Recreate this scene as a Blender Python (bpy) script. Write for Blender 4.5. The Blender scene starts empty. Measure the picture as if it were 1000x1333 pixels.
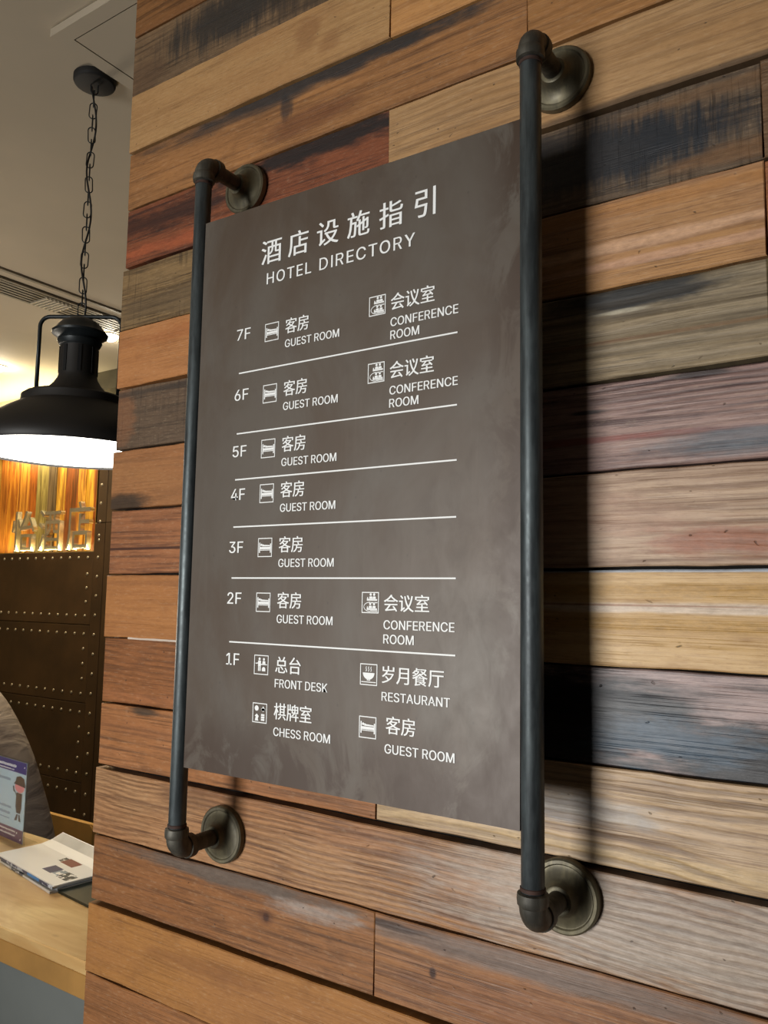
import bpy, bmesh, math, random, os
from mathutils import Vector, Matrix, Euler
random.seed(7)
S = bpy.context.scene
COL = S.collection
PI = math.pi

# ------------------------------------------------------------------ camera
FPX = 1043.385
CAM = Vector((1.020856, -0.952848, 0.285920))
YAW, PITCH, ROLL = 0.585505, 0.104818, -0.016338
_r = Vector((math.cos(YAW), math.sin(YAW), 0))
_f = Vector((-math.sin(YAW)*math.cos(PITCH), math.cos(YAW)*math.cos(PITCH), math.sin(PITCH)))
_d = _f.cross(_r)
R2 = _r*math.cos(ROLL) + _d*math.sin(ROLL)
D2 = -_r*math.sin(ROLL) + _d*math.cos(ROLL)
cam = bpy.data.objects.new('camera', bpy.data.cameras.new('camera'))
COL.objects.link(cam)
M3 = Matrix((R2, -D2, -_f)).transposed()
cam.matrix_world = Matrix.Translation(CAM) @ M3.to_4x4()
cam.data.sensor_fit = 'VERTICAL'
cam.data.sensor_height = 24.0
cam.data.lens = 24.0*FPX/1333.0
cam.data.clip_start = 0.02
S.camera = cam

# ------------------------------------------------------------------ world, lights, exposure
S.view_settings.view_transform = 'Standard'
S.view_settings.look = 'None'
S.view_settings.gamma = 1.0
S.view_settings.use_curve_mapping = False
S.view_settings.exposure = 0.0
w = bpy.data.worlds.new('world'); S.world = w; w.use_nodes = True
w.node_tree.nodes['Background'].inputs[0].default_value = (0.85, 0.80, 0.72, 1)
w.node_tree.nodes['Background'].inputs[1].default_value = 0.03

def area(name, loc, target, sx, sy, power, color, spread=PI):
    l = bpy.data.lights.new(name, 'AREA'); l.shape = 'RECTANGLE'
    l.size = sx; l.size_y = sy; l.energy = power; l.color = color; l.spread = spread
    o = bpy.data.objects.new(name, l); COL.objects.link(o)
    o.location = loc
    o.rotation_euler = (Vector(target)-Vector(loc)).to_track_quat('-Z', 'Y').to_euler()
    return o
area('lobby_window_light', (-0.75, -4.2, -0.25), (0.3, 0.12, 0.0), 1.3, 2.0, 38, (1.0, 0.985, 0.955), 1.25)
area('lobby_added_fill', (-1.1, -1.6, 1.66), (0.0, 0.0, 0.0), 0.6, 1.6, 2.5, (1.0, 0.86, 0.68))  # added warm fill from above, stands for no real lamp
area('reception_glow', (-3.6, 1.3, 1.64), (-3.6, 1.3, 0.0), 1.2, 0.5, 40, (1.0, 0.83, 0.55))
area('added_ceiling_fill', (-3.1, 0.55, -0.1), (-1.8, 0.5, 1.72), 0.5, 0.5, 22, (1.0, 0.90, 0.76))  # unseen lamp added to brighten the reception ceiling
area('added_rear_fill', (-4.3, 2.27, 1.38), (-4.3, 2.36, 1.72), 1.3, 0.05, 16, (1.0, 0.86, 0.52))  # hidden warm light added to brighten the rear ceiling and upper wall

# ------------------------------------------------------------------ helpers
def lin(h, k=1.0):
    h = h.lstrip('#'); c = [int(h[i:i+2], 16)/255 for i in (0, 2, 4)]
    return tuple(min(1, k*(x/12.92 if x <= .04045 else ((x+.055)/1.055)**2.4)) for x in c)+(1,)

def setp(o, label=None, cat=None, group=None, kind=None):
    for k, v in (('label', label), ('category', cat), ('group', group), ('kind', kind)):
        if v: o[k] = v
    return o

def wloc(o):
    v = Vector((0, 0, 0))
    while o: v = v+Vector(o.location); o = o.parent
    return v

def empty(name, loc, label, cat, group=None):
    o = bpy.data.objects.new(name, None); COL.objects.link(o); o.location = loc
    o.empty_display_size = .05
    return setp(o, label, cat, group)

def obj(name, bm, mat, parent=None, loc=None, smooth=False, label=None, kind=None):
    """bm is in world coordinates; it becomes one mesh object whose origin is loc (or the parent's)."""
    me = bpy.data.meshes.new(name)
    base = Vector(loc) if loc is not None else (wloc(parent) if parent else Vector((0, 0, 0)))
    bmesh.ops.translate(bm, verts=bm.verts, vec=-base)
    bmesh.ops.recalc_face_normals(bm, faces=bm.faces)
    bm.to_mesh(me); bm.free()
    if mat: me.materials.append(mat)
    o = bpy.data.objects.new(name, me); COL.objects.link(o)
    if parent:
        o.parent = parent; o.location = base-wloc(parent)
    else: o.location = base
    if smooth:
        for p in me.polygons: p.use_smooth = True
        if smooth != 'all':
            try: me.set_sharp_from_angle(angle=math.radians(40))
            except Exception: pass
    return setp(o, label, None, None, kind)

def box(bm, x0, x1, y0, y1, z0, z1, bev=0):
    r = bmesh.ops.create_cube(bm, size=1)
    for v in r['verts']:
        v.co = Vector((x0+(v.co.x+.5)*(x1-x0), y0+(v.co.y+.5)*(y1-y0), z0+(v.co.z+.5)*(z1-z0)))
    if bev:
        es = list({e for v in r['verts'] for e in v.link_edges})
        bmesh.ops.bevel(bm, geom=es, offset=bev, segments=1, affect='EDGES')
    return r['verts']

def newbox(*a, **k):
    bm = bmesh.new(); box(bm, *a, **k); return bm

def lathe(prof, origin, axis='Z', n=48, bm=None, ang=None):
    """prof: list of (radius, height along axis)."""
    bm = bm or bmesh.new()
    q = {'Z': Matrix.Identity(3), '-Y': Matrix(((1, 0, 0), (0, 0, -1), (0, 1, 0))), 'X': Matrix(((0, 0, 1), (0, 1, 0), (-1, 0, 0)))}[axis]
    rings = []
    for r, h in prof:
        if r < 1e-6:
            rings.append([bm.verts.new(Vector(origin)+q@Vector((0, 0, h)))])
        else:
            rings.append([bm.verts.new(Vector(origin)+q@Vector((r*math.cos(2*PI*i/n), r*math.sin(2*PI*i/n), h))) for i in range(n)])
    for a, b in zip(rings, rings[1:]):
        for i in range(n):
            j = (i+1) % n
            f = [a[i % len(a)], a[j % len(a)], b[j % len(b)], b[i % len(b)]]
            f = [v for k, v in enumerate(f) if v not in f[:k]]
            if len(f) > 2:
                try: bm.faces.new(f)
                except ValueError: pass
    return bm

def tube(pts, r, n=12, bm=None, closed=False, caps=True):
    bm = bm or bmesh.new()
    pts = [Vector(p) for p in pts]; N = len(pts)
    rr = r if isinstance(r, (list, tuple)) else [r]*N
    up = None; rings = []
    for i, p in enumerate(pts):
        if closed: t = (pts[(i+1) % N]-pts[i-1]).normalized()
        else: t = (pts[min(i+1, N-1)]-pts[max(i-1, 0)]).normalized()
        if up is None:
            up = t.orthogonal().normalized()
        up = (up-t*up.dot(t)).normalized()
        s = t.cross(up)
        rings.append([bm.verts.new(p+(up*math.cos(2*PI*k/n)+s*math.sin(2*PI*k/n))*rr[i]) for k in range(n)])
    for i in range(N if closed else N-1):
        a, b = rings[i], rings[(i+1) % N]
        for k in range(n): bm.faces.new((a[k], a[(k+1) % n], b[(k+1) % n], b[k]))
    if caps and not closed:
        bm.faces.new(rings[0]); bm.faces.new(rings[-1])
    return bm

def prism(bm, poly, y0, y1):
    """poly of (x,z) extruded between y0 and y1."""
    a = [bm.verts.new((x, y0, z)) for x, z in poly]; b = [bm.verts.new((x, y1, z)) for x, z in poly]
    bm.faces.new(a); bm.faces.new(b)
    for i in range(len(a)):
        j = (i+1) % len(a); bm.faces.new((a[i], a[j], b[j], b[i]))

def dup(src, loc=None, parent=None):
    c = src.copy(); COL.objects.link(c)
    if loc is not None: c.location = loc
    if parent is not None: c.parent = parent
    return c

# ------------------------------------------------------------------ node helpers
class NT:
    def __init__(s, name):
        s.m = bpy.data.materials.new(name); s.m.use_nodes = True
        s.t = s.m.node_tree; s.b = s.t.nodes['Principled BSDF']
    def n(s, typ, **k):
        nd = s.t.nodes.new(typ)
        for a, v in k.items(): setattr(nd, a, v)
        return nd
    def put(s, sock, v):
        if hasattr(v, 'is_linked') or isinstance(v, bpy.types.NodeSocket): s.t.links.new(v, sock)
        elif v is not None: sock.default_value = v
    def math(s, op, a, b=None, c=None, clamp=False):
        nd = s.n('ShaderNodeMath', operation=op, use_clamp=clamp)
        s.put(nd.inputs[0], a)
        if b is not None: s.put(nd.inputs[1], b)
        if c is not None: s.put(nd.inputs[2], c)
        return nd.outputs[0]
    def vec(s, op, a, b=None):
        nd = s.n('ShaderNodeVectorMath', operation=op)
        s.put(nd.inputs[0], a)
        if b is not None: s.put(nd.inputs[1], b)
        return nd.outputs['Value'] if op in ('LENGTH', 'DISTANCE', 'DOT_PRODUCT') else nd.outputs[0]
    def noise(s, v, scale=1, detail=3, rough=.55, dist=0):
        nd = s.n('ShaderNodeTexNoise'); s.put(nd.inputs['Vector'], v)
        nd.inputs['Scale'].default_value = scale; nd.inputs['Detail'].default_value = detail
        nd.inputs['Roughness'].default_value = rough; nd.inputs['Distortion'].default_value = dist
        return nd.outputs[0]
    def sstep(s, v, a, b):
        nd = s.n('ShaderNodeMapRange', interpolation_type='SMOOTHSTEP')
        s.put(nd.inputs[0], v); nd.inputs[1].default_value = a; nd.inputs[2].default_value = b
        return nd.outputs[0]
    def mix(s, f, a, b, mode='MIX'):
        nd = s.n('ShaderNodeMix', data_type='RGBA', blend_type=mode)
        s.put(nd.inputs[0], f); s.put(nd.inputs[6], a); s.put(nd.inputs[7], b)
        return nd.outputs[2]
    def bump(s, h, strength, dist, normal=None):
        nd = s.n('ShaderNodeBump'); s.put(nd.inputs['Height'], h)
        nd.inputs['Strength'].default_value = strength; nd.inputs['Distance'].default_value = dist
        if normal is not None: s.put(nd.inputs['Normal'], normal)
        return nd.outputs[0]
    def coord(s, off=(0, 0, 0), scale=(1, 1, 1)):
        c = s.n('ShaderNodeTexCoord').outputs['Object']
        return s.vec('MULTIPLY', s.vec('ADD', c, off), scale)
    def out(s, color=None, rough=None, normal=None, metal=None, spec=None):
        if color is not None: s.put(s.b.inputs['Base Color'], color)
        if rough is not None: s.put(s.b.inputs['Roughness'], rough)
        if normal is not None: s.put(s.b.inputs['Normal'], normal)
        if metal is not None: s.put(s.b.inputs['Metallic'], metal)
        if spec is not None: s.put(s.b.inputs['Specular IOR Level'], spec)
        return s.m

def plain(name, hexc, rough=.5, metal=0, var=.15, scale=8, bump=0, k=1.0, spec=.5):
    m = NT(name); c = m.coord()
    nz = m.noise(c, scale, 4)
    a, b = lin(hexc, k*(1-var)), lin(hexc, k*(1+var))
    col = m.mix(m.sstep(nz, .3, .7), a, b)
    nrm = m.bump(m.noise(c, scale*12, 3), bump, .002) if bump else None
    return m.out(col, rough, nrm, metal, spec)

def emis(name, rgb, strength):
    m = NT(name); m.b.inputs['Base Color'].default_value = rgb+(1,)
    m.b.inputs['Emission Color'].default_value = rgb+(1,); m.b.inputs['Emission Strength'].default_value = strength
    return m.m

def wood(name, base, dark, alt=None, wavy=0, freq=110, amp=9, fine=1.0, stains=(), rough=.55, seed=0, bump=.5, pits=.35, k=1.0, saw=0):
    """aged wood. coordinates are metres on the plank (x along the grain, z across), 0 at the plank's centre.
    stains: (hex, cx, cz, rx, rz, strength[, raggedness, vertical_streaks])"""
    m = NT(name)
    raw = m.n('ShaderNodeTexCoord').outputs['Object']
    rnd = random.Random(seed*13+5)
    c = m.vec('ADD', raw, (rnd.uniform(0, 50), rnd.uniform(0, 50), rnd.uniform(0, 50)))
    n_big = m.noise(m.vec('MULTIPLY', c, (3, 2, 13)), 1, 3)
    n_str = m.noise(m.vec('MULTIPLY', c, (3.5, 4, 120)), 1, 4, .6)
    n_fin = m.noise(m.vec('MULTIPLY', c, (16, 10, 420)), 1, 3, .6)
    n_blot = m.noise(m.vec('MULTIPLY', c, (14, 5, 22)), 1, 4, .6)
    col = m.mix(m.sstep(n_big, .3, .72), lin(base, k), lin(alt or base, k*(1 if alt else 1.22)))
    col = m.mix(m.math('MULTIPLY', m.sstep(n_str, .46, .70), .75*fine), col, lin(dark, k))
    col = m.mix(m.math('MULTIPLY', m.sstep(n_fin, .48, .72), .45*fine), col, lin(dark, k*.8))
    col = m.mix(m.math('MULTIPLY', m.sstep(n_blot, .52, .8), .38), col, lin(dark, k))
    n_gr = m.noise(m.vec('MULTIPLY', c, (70, 10, 260)), 1, 3, .65)
    col = m.mix(m.math('MULTIPLY', m.sstep(n_gr, .5, .75), .26), col, lin(dark, k*.8))
    col = m.mix(m.math('MULTIPLY', m.sstep(n_gr, .46, .28), .10), col, lin('#d8c4a4', k))
    n_line = m.noise(m.vec('MULTIPLY', c, (1.6, 3, 190)), 1, 2, .5, .15)
    line = m.math('SUBTRACT', 1.0, m.sstep(m.math('ABSOLUTE', m.math('SUBTRACT', n_line, .5)), .0, .035))
    line = m.math('MULTIPLY', line, m.sstep(m.noise(m.vec('MULTIPLY', c, (5, 3, 30)), 1, 2), .45, .62))
    col = m.mix(m.math('MULTIPLY', line, .55*fine), col, lin(dark, k*.55))
    h = m.math('ADD', m.math('MULTIPLY', n_str, .6), m.math('MULTIPLY', n_fin, .4))
    h = m.math('SUBTRACT', h, m.math('MULTIPLY', line, .5)); h = m.math('ADD', h, m.math('MULTIPLY', n_gr, .35))
    if wavy:
        sx = m.n('ShaderNodeSeparateXYZ'); m.put(sx.inputs[0], c)
        wob = m.math('ADD', m.math('MULTIPLY', m.noise(m.vec('MULTIPLY', c, (2.4, 1, 6)), 1, 1.5, .45), amp*4.2),
                     m.math('MULTIPLY', m.noise(m.vec('MULTIPLY', c, (24, 1, 30)), 1, 1, .4), amp*.22))
        ph = m.math('ADD', m.math('MULTIPLY', sx.outputs[2], freq*2*PI), m.math('MULTIPLY', wob, 1.6))
        sn = m.math('MULTIPLY_ADD', m.math('SINE', ph), .5, .5)
        ridge = m.sstep(sn, .25, .95)
        strg = m.math('MULTIPLY', ridge, m.math('MULTIPLY', m.sstep(m.noise(m.vec('MULTIPLY', c, (4, 2, 8)), 1, 2), .3, .6), wavy))
        h = m.math('SUBTRACT', m.math('MULTIPLY', h, .6), m.math('MULTIPLY', strg, 1.4))
    if saw:
        sw = m.noise(m.vec('MULTIPLY', c, (150, 5, 7)), 1, 3, .6)
        swm = m.math('MULTIPLY', m.sstep(sw, .5, .72), m.math('MULTIPLY', m.sstep(m.noise(m.vec('MULTIPLY', c, (6, 2, 9)), 1, 2), .4, .6), saw))
        col = m.mix(swm, col, lin(dark, k*.5)); h = m.math('SUBTRACT', h, swm)
    wave = m.math('MULTIPLY', strg, .9) if wavy else None
    for st in stains:
        hx, cx, cz, rx, rz, sg = st[:6]; rag = st[6] if len(st) > 6 else .8; vs = st[7] if len(st) > 7 else 0
        p = m.vec('MULTIPLY', m.vec('SUBTRACT', raw, (cx, 0, cz)), (1/rx, 0, 1/rz))
        d = m.vec('LENGTH', p)
        ns = m.noise(m.vec('MULTIPLY', c, (90, 5, 9) if vs else (11, 5, 45)), 1, 4, .65)
        d = m.math('ADD', d, m.math('MULTIPLY', m.math('SUBTRACT', ns, .5), rag*2.4))
        mk = m.math('MULTIPLY', m.math('SUBTRACT', 1.0, m.sstep(d, .45, 1.2)), sg)
        speck = m.math('MULTIPLY_ADD', m.noise(m.vec('MULTIPLY', c, (60, 5, 160)), 1, 4, .7), 1.2, .4)
        sc = m.mix(1.0, lin(hx, k), m.n('ShaderNodeCombineColor').outputs[0], 'MULTIPLY')
        cc = sc.node.inputs[7].links[0].from_node
        for i in range(3): m.put(cc.inputs[i], speck)
        col = m.mix(mk, col, sc)
    if wave is not None: col = m.mix(wave, col, lin(dark, k*.62))
    if pits:
        sp = m.n('ShaderNodeSeparateXYZ'); m.put(sp.inputs[0], c); cb = m.n('ShaderNodeCombineXYZ')
        m.put(cb.inputs[0], m.math('MULTIPLY_ADD', n_big, 3.5, m.math('MULTIPLY', sp.outputs[0], 26))); m.put(cb.inputs[1], m.math('MULTIPLY_ADD', n_blot, 1.5, m.math('MULTIPLY', sp.outputs[2], 40)))
        vo = m.n('ShaderNodeTexVoronoi', voronoi_dimensions='2D'); m.put(vo.inputs['Vector'], cb.outputs[0]); vo.inputs['Scale'].default_value = 1
        sepn = m.n('ShaderNodeSeparateColor'); m.put(sepn.inputs[0], vo.outputs['Color'])
        sel = m.sstep(sepn.outputs[0], .78, .98)
        pit = m.math('MULTIPLY', m.math('MULTIPLY', m.math('SUBTRACT', 1.0, m.sstep(vo.outputs['Distance'], .02, .07)), sel), min(1, pits*2))
        col = m.mix(pit, col, (.012, .008, .006, 1))
        h = m.math('SUBTRACT', h, pit)
    nb = m.bump(h, bump, .0016)
    rg = m.math('MULTIPLY_ADD', n_str, .25, rough-.12)
    return m.out(col, rg, nb, 0, .3)

# ------------------------------------------------------------------ structure
M_plaster = plain('ceiling_plaster', '#b3a793', .8, 0, .04, 2, .05)
M_floor = plain('floor_tile', '#3e3a34', .4, 0, .12, 3)
M_darkbody = plain('column_core', '#15100c', .9)
M_dirtywall = plain('side_wall_paint', '#8d8069', .8, 0, .05, 2)
M_panelmetal = plain('aged_brown_metal', '#47331d', .55, .25, .28, 2.5, .2)
M_panelmetal_lit = plain('aged_brown_metal_lit', '#4a3824', .5, .25, .25, 3, .2)  # same metal made paler, lamplight on the upper panels put into the colour

FLOOR = -1.55; CEIL = 1.722
def struct(name, bm, mat, smooth=False):
    return setp(obj(name, bm, mat, None, None, smooth), kind='structure')
struct('floor', newbox(-5.6, 3.2, -5.0, 2.7, FLOOR-.1, FLOOR), M_floor)
ceiling = struct('ceiling', newbox(-5.6, 3.2, -5.0, 2.7, CEIL, CEIL+.1), M_plaster)
wall_back = struct('wall_back', newbox(-5.6, 3.2, 2.62, 2.72, FLOOR, CEIL), M_darkbody)
struct('wall_left', newbox(-5.7, -5.6, -5.0, 2.7, FLOOR, CEIL), M_dirtywall)

# dropped ceiling slab beside the column, a border and an inner board with an open joint between them
bm = bmesh.new()
x0, x1, y0, y1 = -.772, 1.6, .163, .62
ix0, iy0 = -.728, .204
box(bm, x0, x1, y0, iy0-.0015, 1.70, CEIL+.01)
box(bm, x0, ix0-.0015, iy0-.0015, y1, 1.70, CEIL+.01)
slab = setp(obj('trim_1', bm, M_plaster), kind='structure')
setp(obj('inner_board', newbox(ix0+.0015, x1, iy0+.0015, y1, 1.701, CEIL+.01), M_plaster, slab))
# beam where the rear wall meets the ceiling
struct('trim_2', newbox(-3.53, 2.4, 2.30, 2.45, 1.60, CEIL), plain('olive_beam', '#5d5640', .8))

# ------------------------------------------------------------------ plank-clad wall
COLX0, COLX1 = -.360, 1.75
wall = struct('wall_front', newbox(COLX0, COLX1, .1445, .95, FLOOR, CEIL+.02), M_darkbody)
ZS = [(1.640, 1.630), (1.5126, 1.500), (1.3731, 1.3712), (1.2392, 1.2446), (1.1091, 1.1176), (.9773, .987), (.8403, .8492),
      (.7125, .7195), (.5803, .589), (.4548, .4614), (.3214, .330), (.1933, .198), (.0628, .0672), (-.0624, -.0655),
      (-.1954, -.195), (-.3236, -.325), (-.4568, -.456)]
def zat(i, x):
    a, b = ZS[i]; return a+(b-a)*(x+.374)/1.274

GAPS = {14: .0085, 16: .008, 6: .006, 9: .005, 5: .0052, 12: .0025, 8: .0045, 15: .0045}
def plank(row, xa, xb, mat, dy=0, gap=.0034, label=None, yth=.024, zt=None, zb=None):
    """irregular-edged board between seam row and row+1"""
    rnd = random.Random(row*100+int(xa*37)+3)
    if abs(xa-L) < 1e-3: xa += rnd.uniform(-.004, .003)
    n = max(4, int((xb-xa)/.035)); bm = bmesh.new()
    cols = []
    Yf = .12+dy
    w1 = [0.0]; w2 = [0.0]
    for i in range(n): w1.append(w1[-1]*.7+rnd.uniform(-.0009, .0009)); w2.append(w2[-1]*.7+rnd.uniform(-.0009, .0009))
    je = rnd.uniform(-.001, .001)
    for i in range(n+1):
        x = xa+(xb-xa)*i/n
        t = (zat(row, x) if zt is None else zt)-(GAPS.get(row, gap) if zt is None else gap)*.5+w1[i]; b = (zat(row+1, x) if zb is None else zb)+(GAPS.get(row+1, gap) if zb is None else gap)*.5+w2[i]
        ins = .0016; yo = rnd.uniform(-.0003, .0003)
        xe = x+(je if i in (0, n) else 0)
        xi = xe+(ins if i == 0 else -ins if i == n else 0)
        cols.append([bm.verts.new(v) for v in ((xe, Yf+yth, t), (xe, Yf+ins, t), (xi, Yf+yo, t-ins), (xi, Yf+yo, b+ins), (xe, Yf+ins, b), (xe, Yf+yth, b))])
    for a, b in zip(cols, cols[1:]):
        for k in range(6): bm.faces.new((a[k], a[(k+1) % 6], b[(k+1) % 6], b[k]))
    for cc in (cols[0], cols[-1]): bm.faces.new(cc)
    zc = (zat(row, (xa+xb)/2)+zat(row+1, (xa+xb)/2))/2 if zt is None else (zt+zb)/2
    return obj('plank', bm, mat, wall, ((xa+xb)/2, .12, zc), label=label)

L, J, RX = -.374, .305, 1.75
XO = .203; XP = .883
# coordinates inside a plank: x measured from its centre, z from its centre (half height .065)
def W(*a, **k): W.i += 1; return wood('plank_wood_%02d' % W.i, *a, seed=W.i, **k)
W.i = 0
# row 0 .. 3 (above the sign)
ZS.insert(0, (1.76, 1.75))
_zat = zat
def Rr(r): return r+1           # table rows start at 1.64
plank(0, L, J, W('#8a5c38', '#4a2d1a', rough=.6), 0)
plank(0, J, RX, W('#8a5c38', '#4a2d1a', rough=.6), .002)
plank(Rr(0), L, J, W('#94663a', '#4e321a', alt='#825834', stains=[('#3a2c22', .2, .0, .2, .08, .5)]), -.001)
plank(Rr(0), J, RX, W('#a07048', '#5b3418'), .001)
plank(Rr(1), L, .306, W('#6e5841', '#3a2c20', alt='#80664a', stains=[('#2c2a28', -.04, .01, .22, .06, .9, .7, 1), ('#3a3028', .22, -.01, .2, .07, .7, .8, 1), ('#5a4432', -.30, -.03, .07, .05, .6)], rough=.6), .001)
plank(Rr(1), .306, RX, W('#8c6a46', '#4a3422'), -.001)
plank(Rr(2), L, .307, W('#b08a5c', '#7c5834', alt='#a57c50', fine=.45, stains=[('#7a5030', .16, .015, .035, .035, .5), ('#7a5030', .21, -.02, .03, .02, .4)], rough=.6), -.003)
plank(Rr(2), .307, RX, W('#b0804e', '#7c5230', fine=.5), -.001)
plank(Rr(3), L, .56, W('#946840', '#5a3a22', alt='#a57446', stains=[('#26282a', .05, .058, .42, .024, .95, .55), ('#3c3430', -.1, .045, .3, .02, .6, .6), ('#2a2a2c', -.02, .02, .018, .03, .75, .4, 1), ('#6a4028', .04, -.02, .12, .03, .6)], fine=.8), .002)
plank(Rr(3), .56, RX, W('#aa7c4c', '#6e4a28', alt='#9a6c40', wavy=.25, freq=70, amp=5, fine=.7), .0)
# row 4: red plank | pale plank
plank(Rr(4), L, .307, W('#74422a', '#341f1a', alt='#80482c', stains=[('#1f1b1b', .20, .05, .30, .028, .95, .9), ('#2e1c18', -.22, .02, .22, .028, .8, .9), ('#a25534', -.05, -.04, .4, .018, .7)], rough=.6), .001)
plank(Rr(4), .307, RX, W('#b08c62', '#7a5a3a', alt='#a07a50', wavy=.3, freq=60, amp=5, stains=[('#4a3c30', -.2, -.062, .4, .008, .8, .5), ('#8a5a3c', .0, .02, .05, .02, .4)], fine=.7), -.001)
# row 5: split olive plank | charcoal stained plank
plank(Rr(5), L, XO, W('#7b6444', '#40301f', alt='#8a6e48', saw=.7, rough=.65, stains=[('#5a4a36', 0, -.03, .35, .03, .5)]), .001)
plank(Rr(5), XO, XP, W('#5d4c3c', '#262220', alt='#6f5c48', saw=.8, rough=.55, stains=[('#20242a', .17, .0, .19, .05, .97, .7, 1), ('#2b2a2b', .02, .01, .2, .06, .8, .7), ('#735336', .32, -.045, .12, .016, .7, .5), ('#70543a', .33, .05, .2, .012, .6)]), .002)
plank(Rr(5), XP, RX, W('#6a5038', '#33241a', saw=.3), -.001)
# row 6
plank(Rr(6), L, XO, W('#a87040', '#74482a', alt='#ae784a', fine=.35, pits=.1, stains=[('#90522c', 0, .03, .3, .02, .4)], rough=.6), -.002)
plank(Rr(6), XO, XP, W('#a87e5a', '#6a4830', alt='#ac8052', wavy=.25, freq=50, amp=3, stains=[('#c9a180', .2, -.005, .3, .010, .75, .5), ('#c39a80', .25, -.03, .3, .007, .6, .5), ('#a8743e', .2, .05, .5, .012, .5)], rough=.5), -.001)
plank(Rr(6), XP, RX, W('#97603a', '#5a3620', alt='#8a5836'), .002)
# row 7
plank(Rr(7), L, XO, W('#5b4a3a', '#30261e', alt='#66513e', saw=.4, stains=[('#8a5a38', -.27, .0, .04, .07, .45), ('#3a312a', .0, .05, .5, .008, .7)], rough=.6), .002)
plank(Rr(7), XO, XP-.0, W('#8c7d64', '#4f4230', alt='#968468', wavy=.35, freq=45, amp=3, stains=[('#26282a', .16, .048, .14, .024, .95, .6), ('#c8bfa8', .16, .03, .05, .004, .5), ('#6c4c30', .2, -.01, .4, .003, .6, .3)], rough=.5), -.002)
plank(Rr(7), XP, RX, W('#98865c', '#564428', alt='#a08c60', wavy=.4, freq=45, amp=4), -.002)
# row 8
plank(Rr(8), L, XO, W('#9a6a40', '#604028', alt='#96643c', fine=.5, pits=.1, stains=[('#3a2d20', -.24, -.05, .09, .022, .95, .6), ('#7a5030', .1, -.04, .3, .02, .5)], rough=.6), -.001)
plank(Rr(8), XO, RX, W('#8c716a', '#3c282a', alt='#9b8076', wavy=.7, freq=120, amp=5, stains=[('#7d3c34', -.4, -.02, .3, .006, .7, .4), ('#5a646c', -.13, -.035, .12, .018, .7, .7), ('#26201f', -.18, .055, .05, .006, .9, .5), ('#26201f', -.33, .02, .03, .004, .9, .4)], rough=.45), -.001)
# row 9: red-brown, split at z .37
plank(Rr(9), L, XO, W('#935f3c', '#573624', alt='#9b6540', wavy=.2, freq=60, amp=3, stains=[('#3a2018', 0, -.016, .8, .0035, .9, .25)], rough=.55), .001)
plank(Rr(9), XO, RX, W('#b79c82', '#755844', alt='#ac9078', wavy=.25, freq=60, amp=4, stains=[('#8c5138', -.14, -.035, .12, .026, .8, .7), ('#a07a66', -.4, .0, .25, .05, .4)], rough=.45), -.003)
# row 10
plank(Rr(10), L, XO, W('#a6703f', '#774a28', alt='#a06a3c', fine=.5, pits=.1, stains=[('#8a5a34', 0, .045, .5, .006, .6)], rough=.55), -.002)
plank(Rr(10), XO, RX, W('#bf9a63', '#8a6238', alt='#c9a878', fine=.6, stains=[('#aa8448', -.18, .034, .5, .010, .8, .4), ('#c8b8a8', -.18, .012, .5, .008, .8, .4), ('#aa8448', -.18, -.01, .5, .011, .8, .4), ('#8a5c3c', -.35, .015, .3, .0018, .7, .2), ('#93a0ae', 0, .062, 2, .004, .85, .2)], rough=.45), .0)  # bluish strip at the top edge is a highlight painted into the colour
# row 11
plank(Rr(11), L, XO, W('#8c5830', '#482c18', alt='#855430', wavy=.6, freq=75, amp=6, stains=[('#a66a40', -.2, -.05, .3, .01, .4)], rough=.55), .001)
plank(Rr(11), XO, RX, W('#a08a84', '#3a3030', alt='#ab918c', wavy=.2, freq=40, amp=3, stains=[('#1b2127', -.33, -.005, .19, .085, .97, .6, 0), ('#15181c', -.08, -.040, .26, .052, .97, .7, 0), ('#4a5d6e', -.24, -.028, .13, .03, .6, 1.2), ('#1c1a19', -.40, .0, .10, .08, .8)], rough=.4, bump=.7), .003)
# row 12
plank(Rr(12), L, .3046, W('#98643a', '#5a3a22', alt='#a26c42', wavy=.2, freq=50, amp=3, stains=[('#382f24', -.21, .055, .045, .01, .85, .6), ('#8a5834', -.2, .02, .2, .02, .4)], rough=.5), -.001)
plank(Rr(12), .3046, RX, W('#bda180', '#6e5440', alt='#b0926c', wavy=.55, freq=60, amp=5, stains=[('#9aa0a4', -.40, .005, .12, .02, .5), ('#bfa478', -.3, -.045, .5, .014, .6)], rough=.42), .0)
# row 13: strong wavy grain
plank(Rr(13), L, .9, W('#a2744e', '#563624', alt='#aa825c', wavy=.42, freq=100, amp=8, stains=[('#a49a8e', .50, .0, .42, .08, .75, .6), ('#5a4030', -.36, .04, .1, .02, .5)], rough=.42), -.002)
plank(Rr(13), .9, RX, W('#a4968a', '#4a3c34', alt='#a89a90', wavy=.8, freq=100, amp=10, rough=.4), -.002)
# row 14
plank(Rr(14), L, .3044, W('#875832', '#4c301c', alt='#8f6038', wavy=.15, freq=40, amp=3, stains=[('#5c5148', .02, .052, .30, .018, .9, .6), ('#a0948a', .22, .035, .10, .016, .6, .8), ('#2c1812', .12, .006, .008, .008, .9, .1), ('#4c2a1a', .12, .006, .02, .014, .5, .2)], rough=.5), .0)
plank(Rr(14), .3044, RX, W('#8a5c3a', '#4e3222', alt='#9a6c44', wavy=.2, freq=40, amp=3, stains=[('#6d6058', -.45, .045, .4, .02, .8, .6), ('#2c1812', -.62, -.0, .007, .009, .9, .1), ('#35261f', -.68, .05, .08, .006, .8)], rough=.45), .001)
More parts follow.
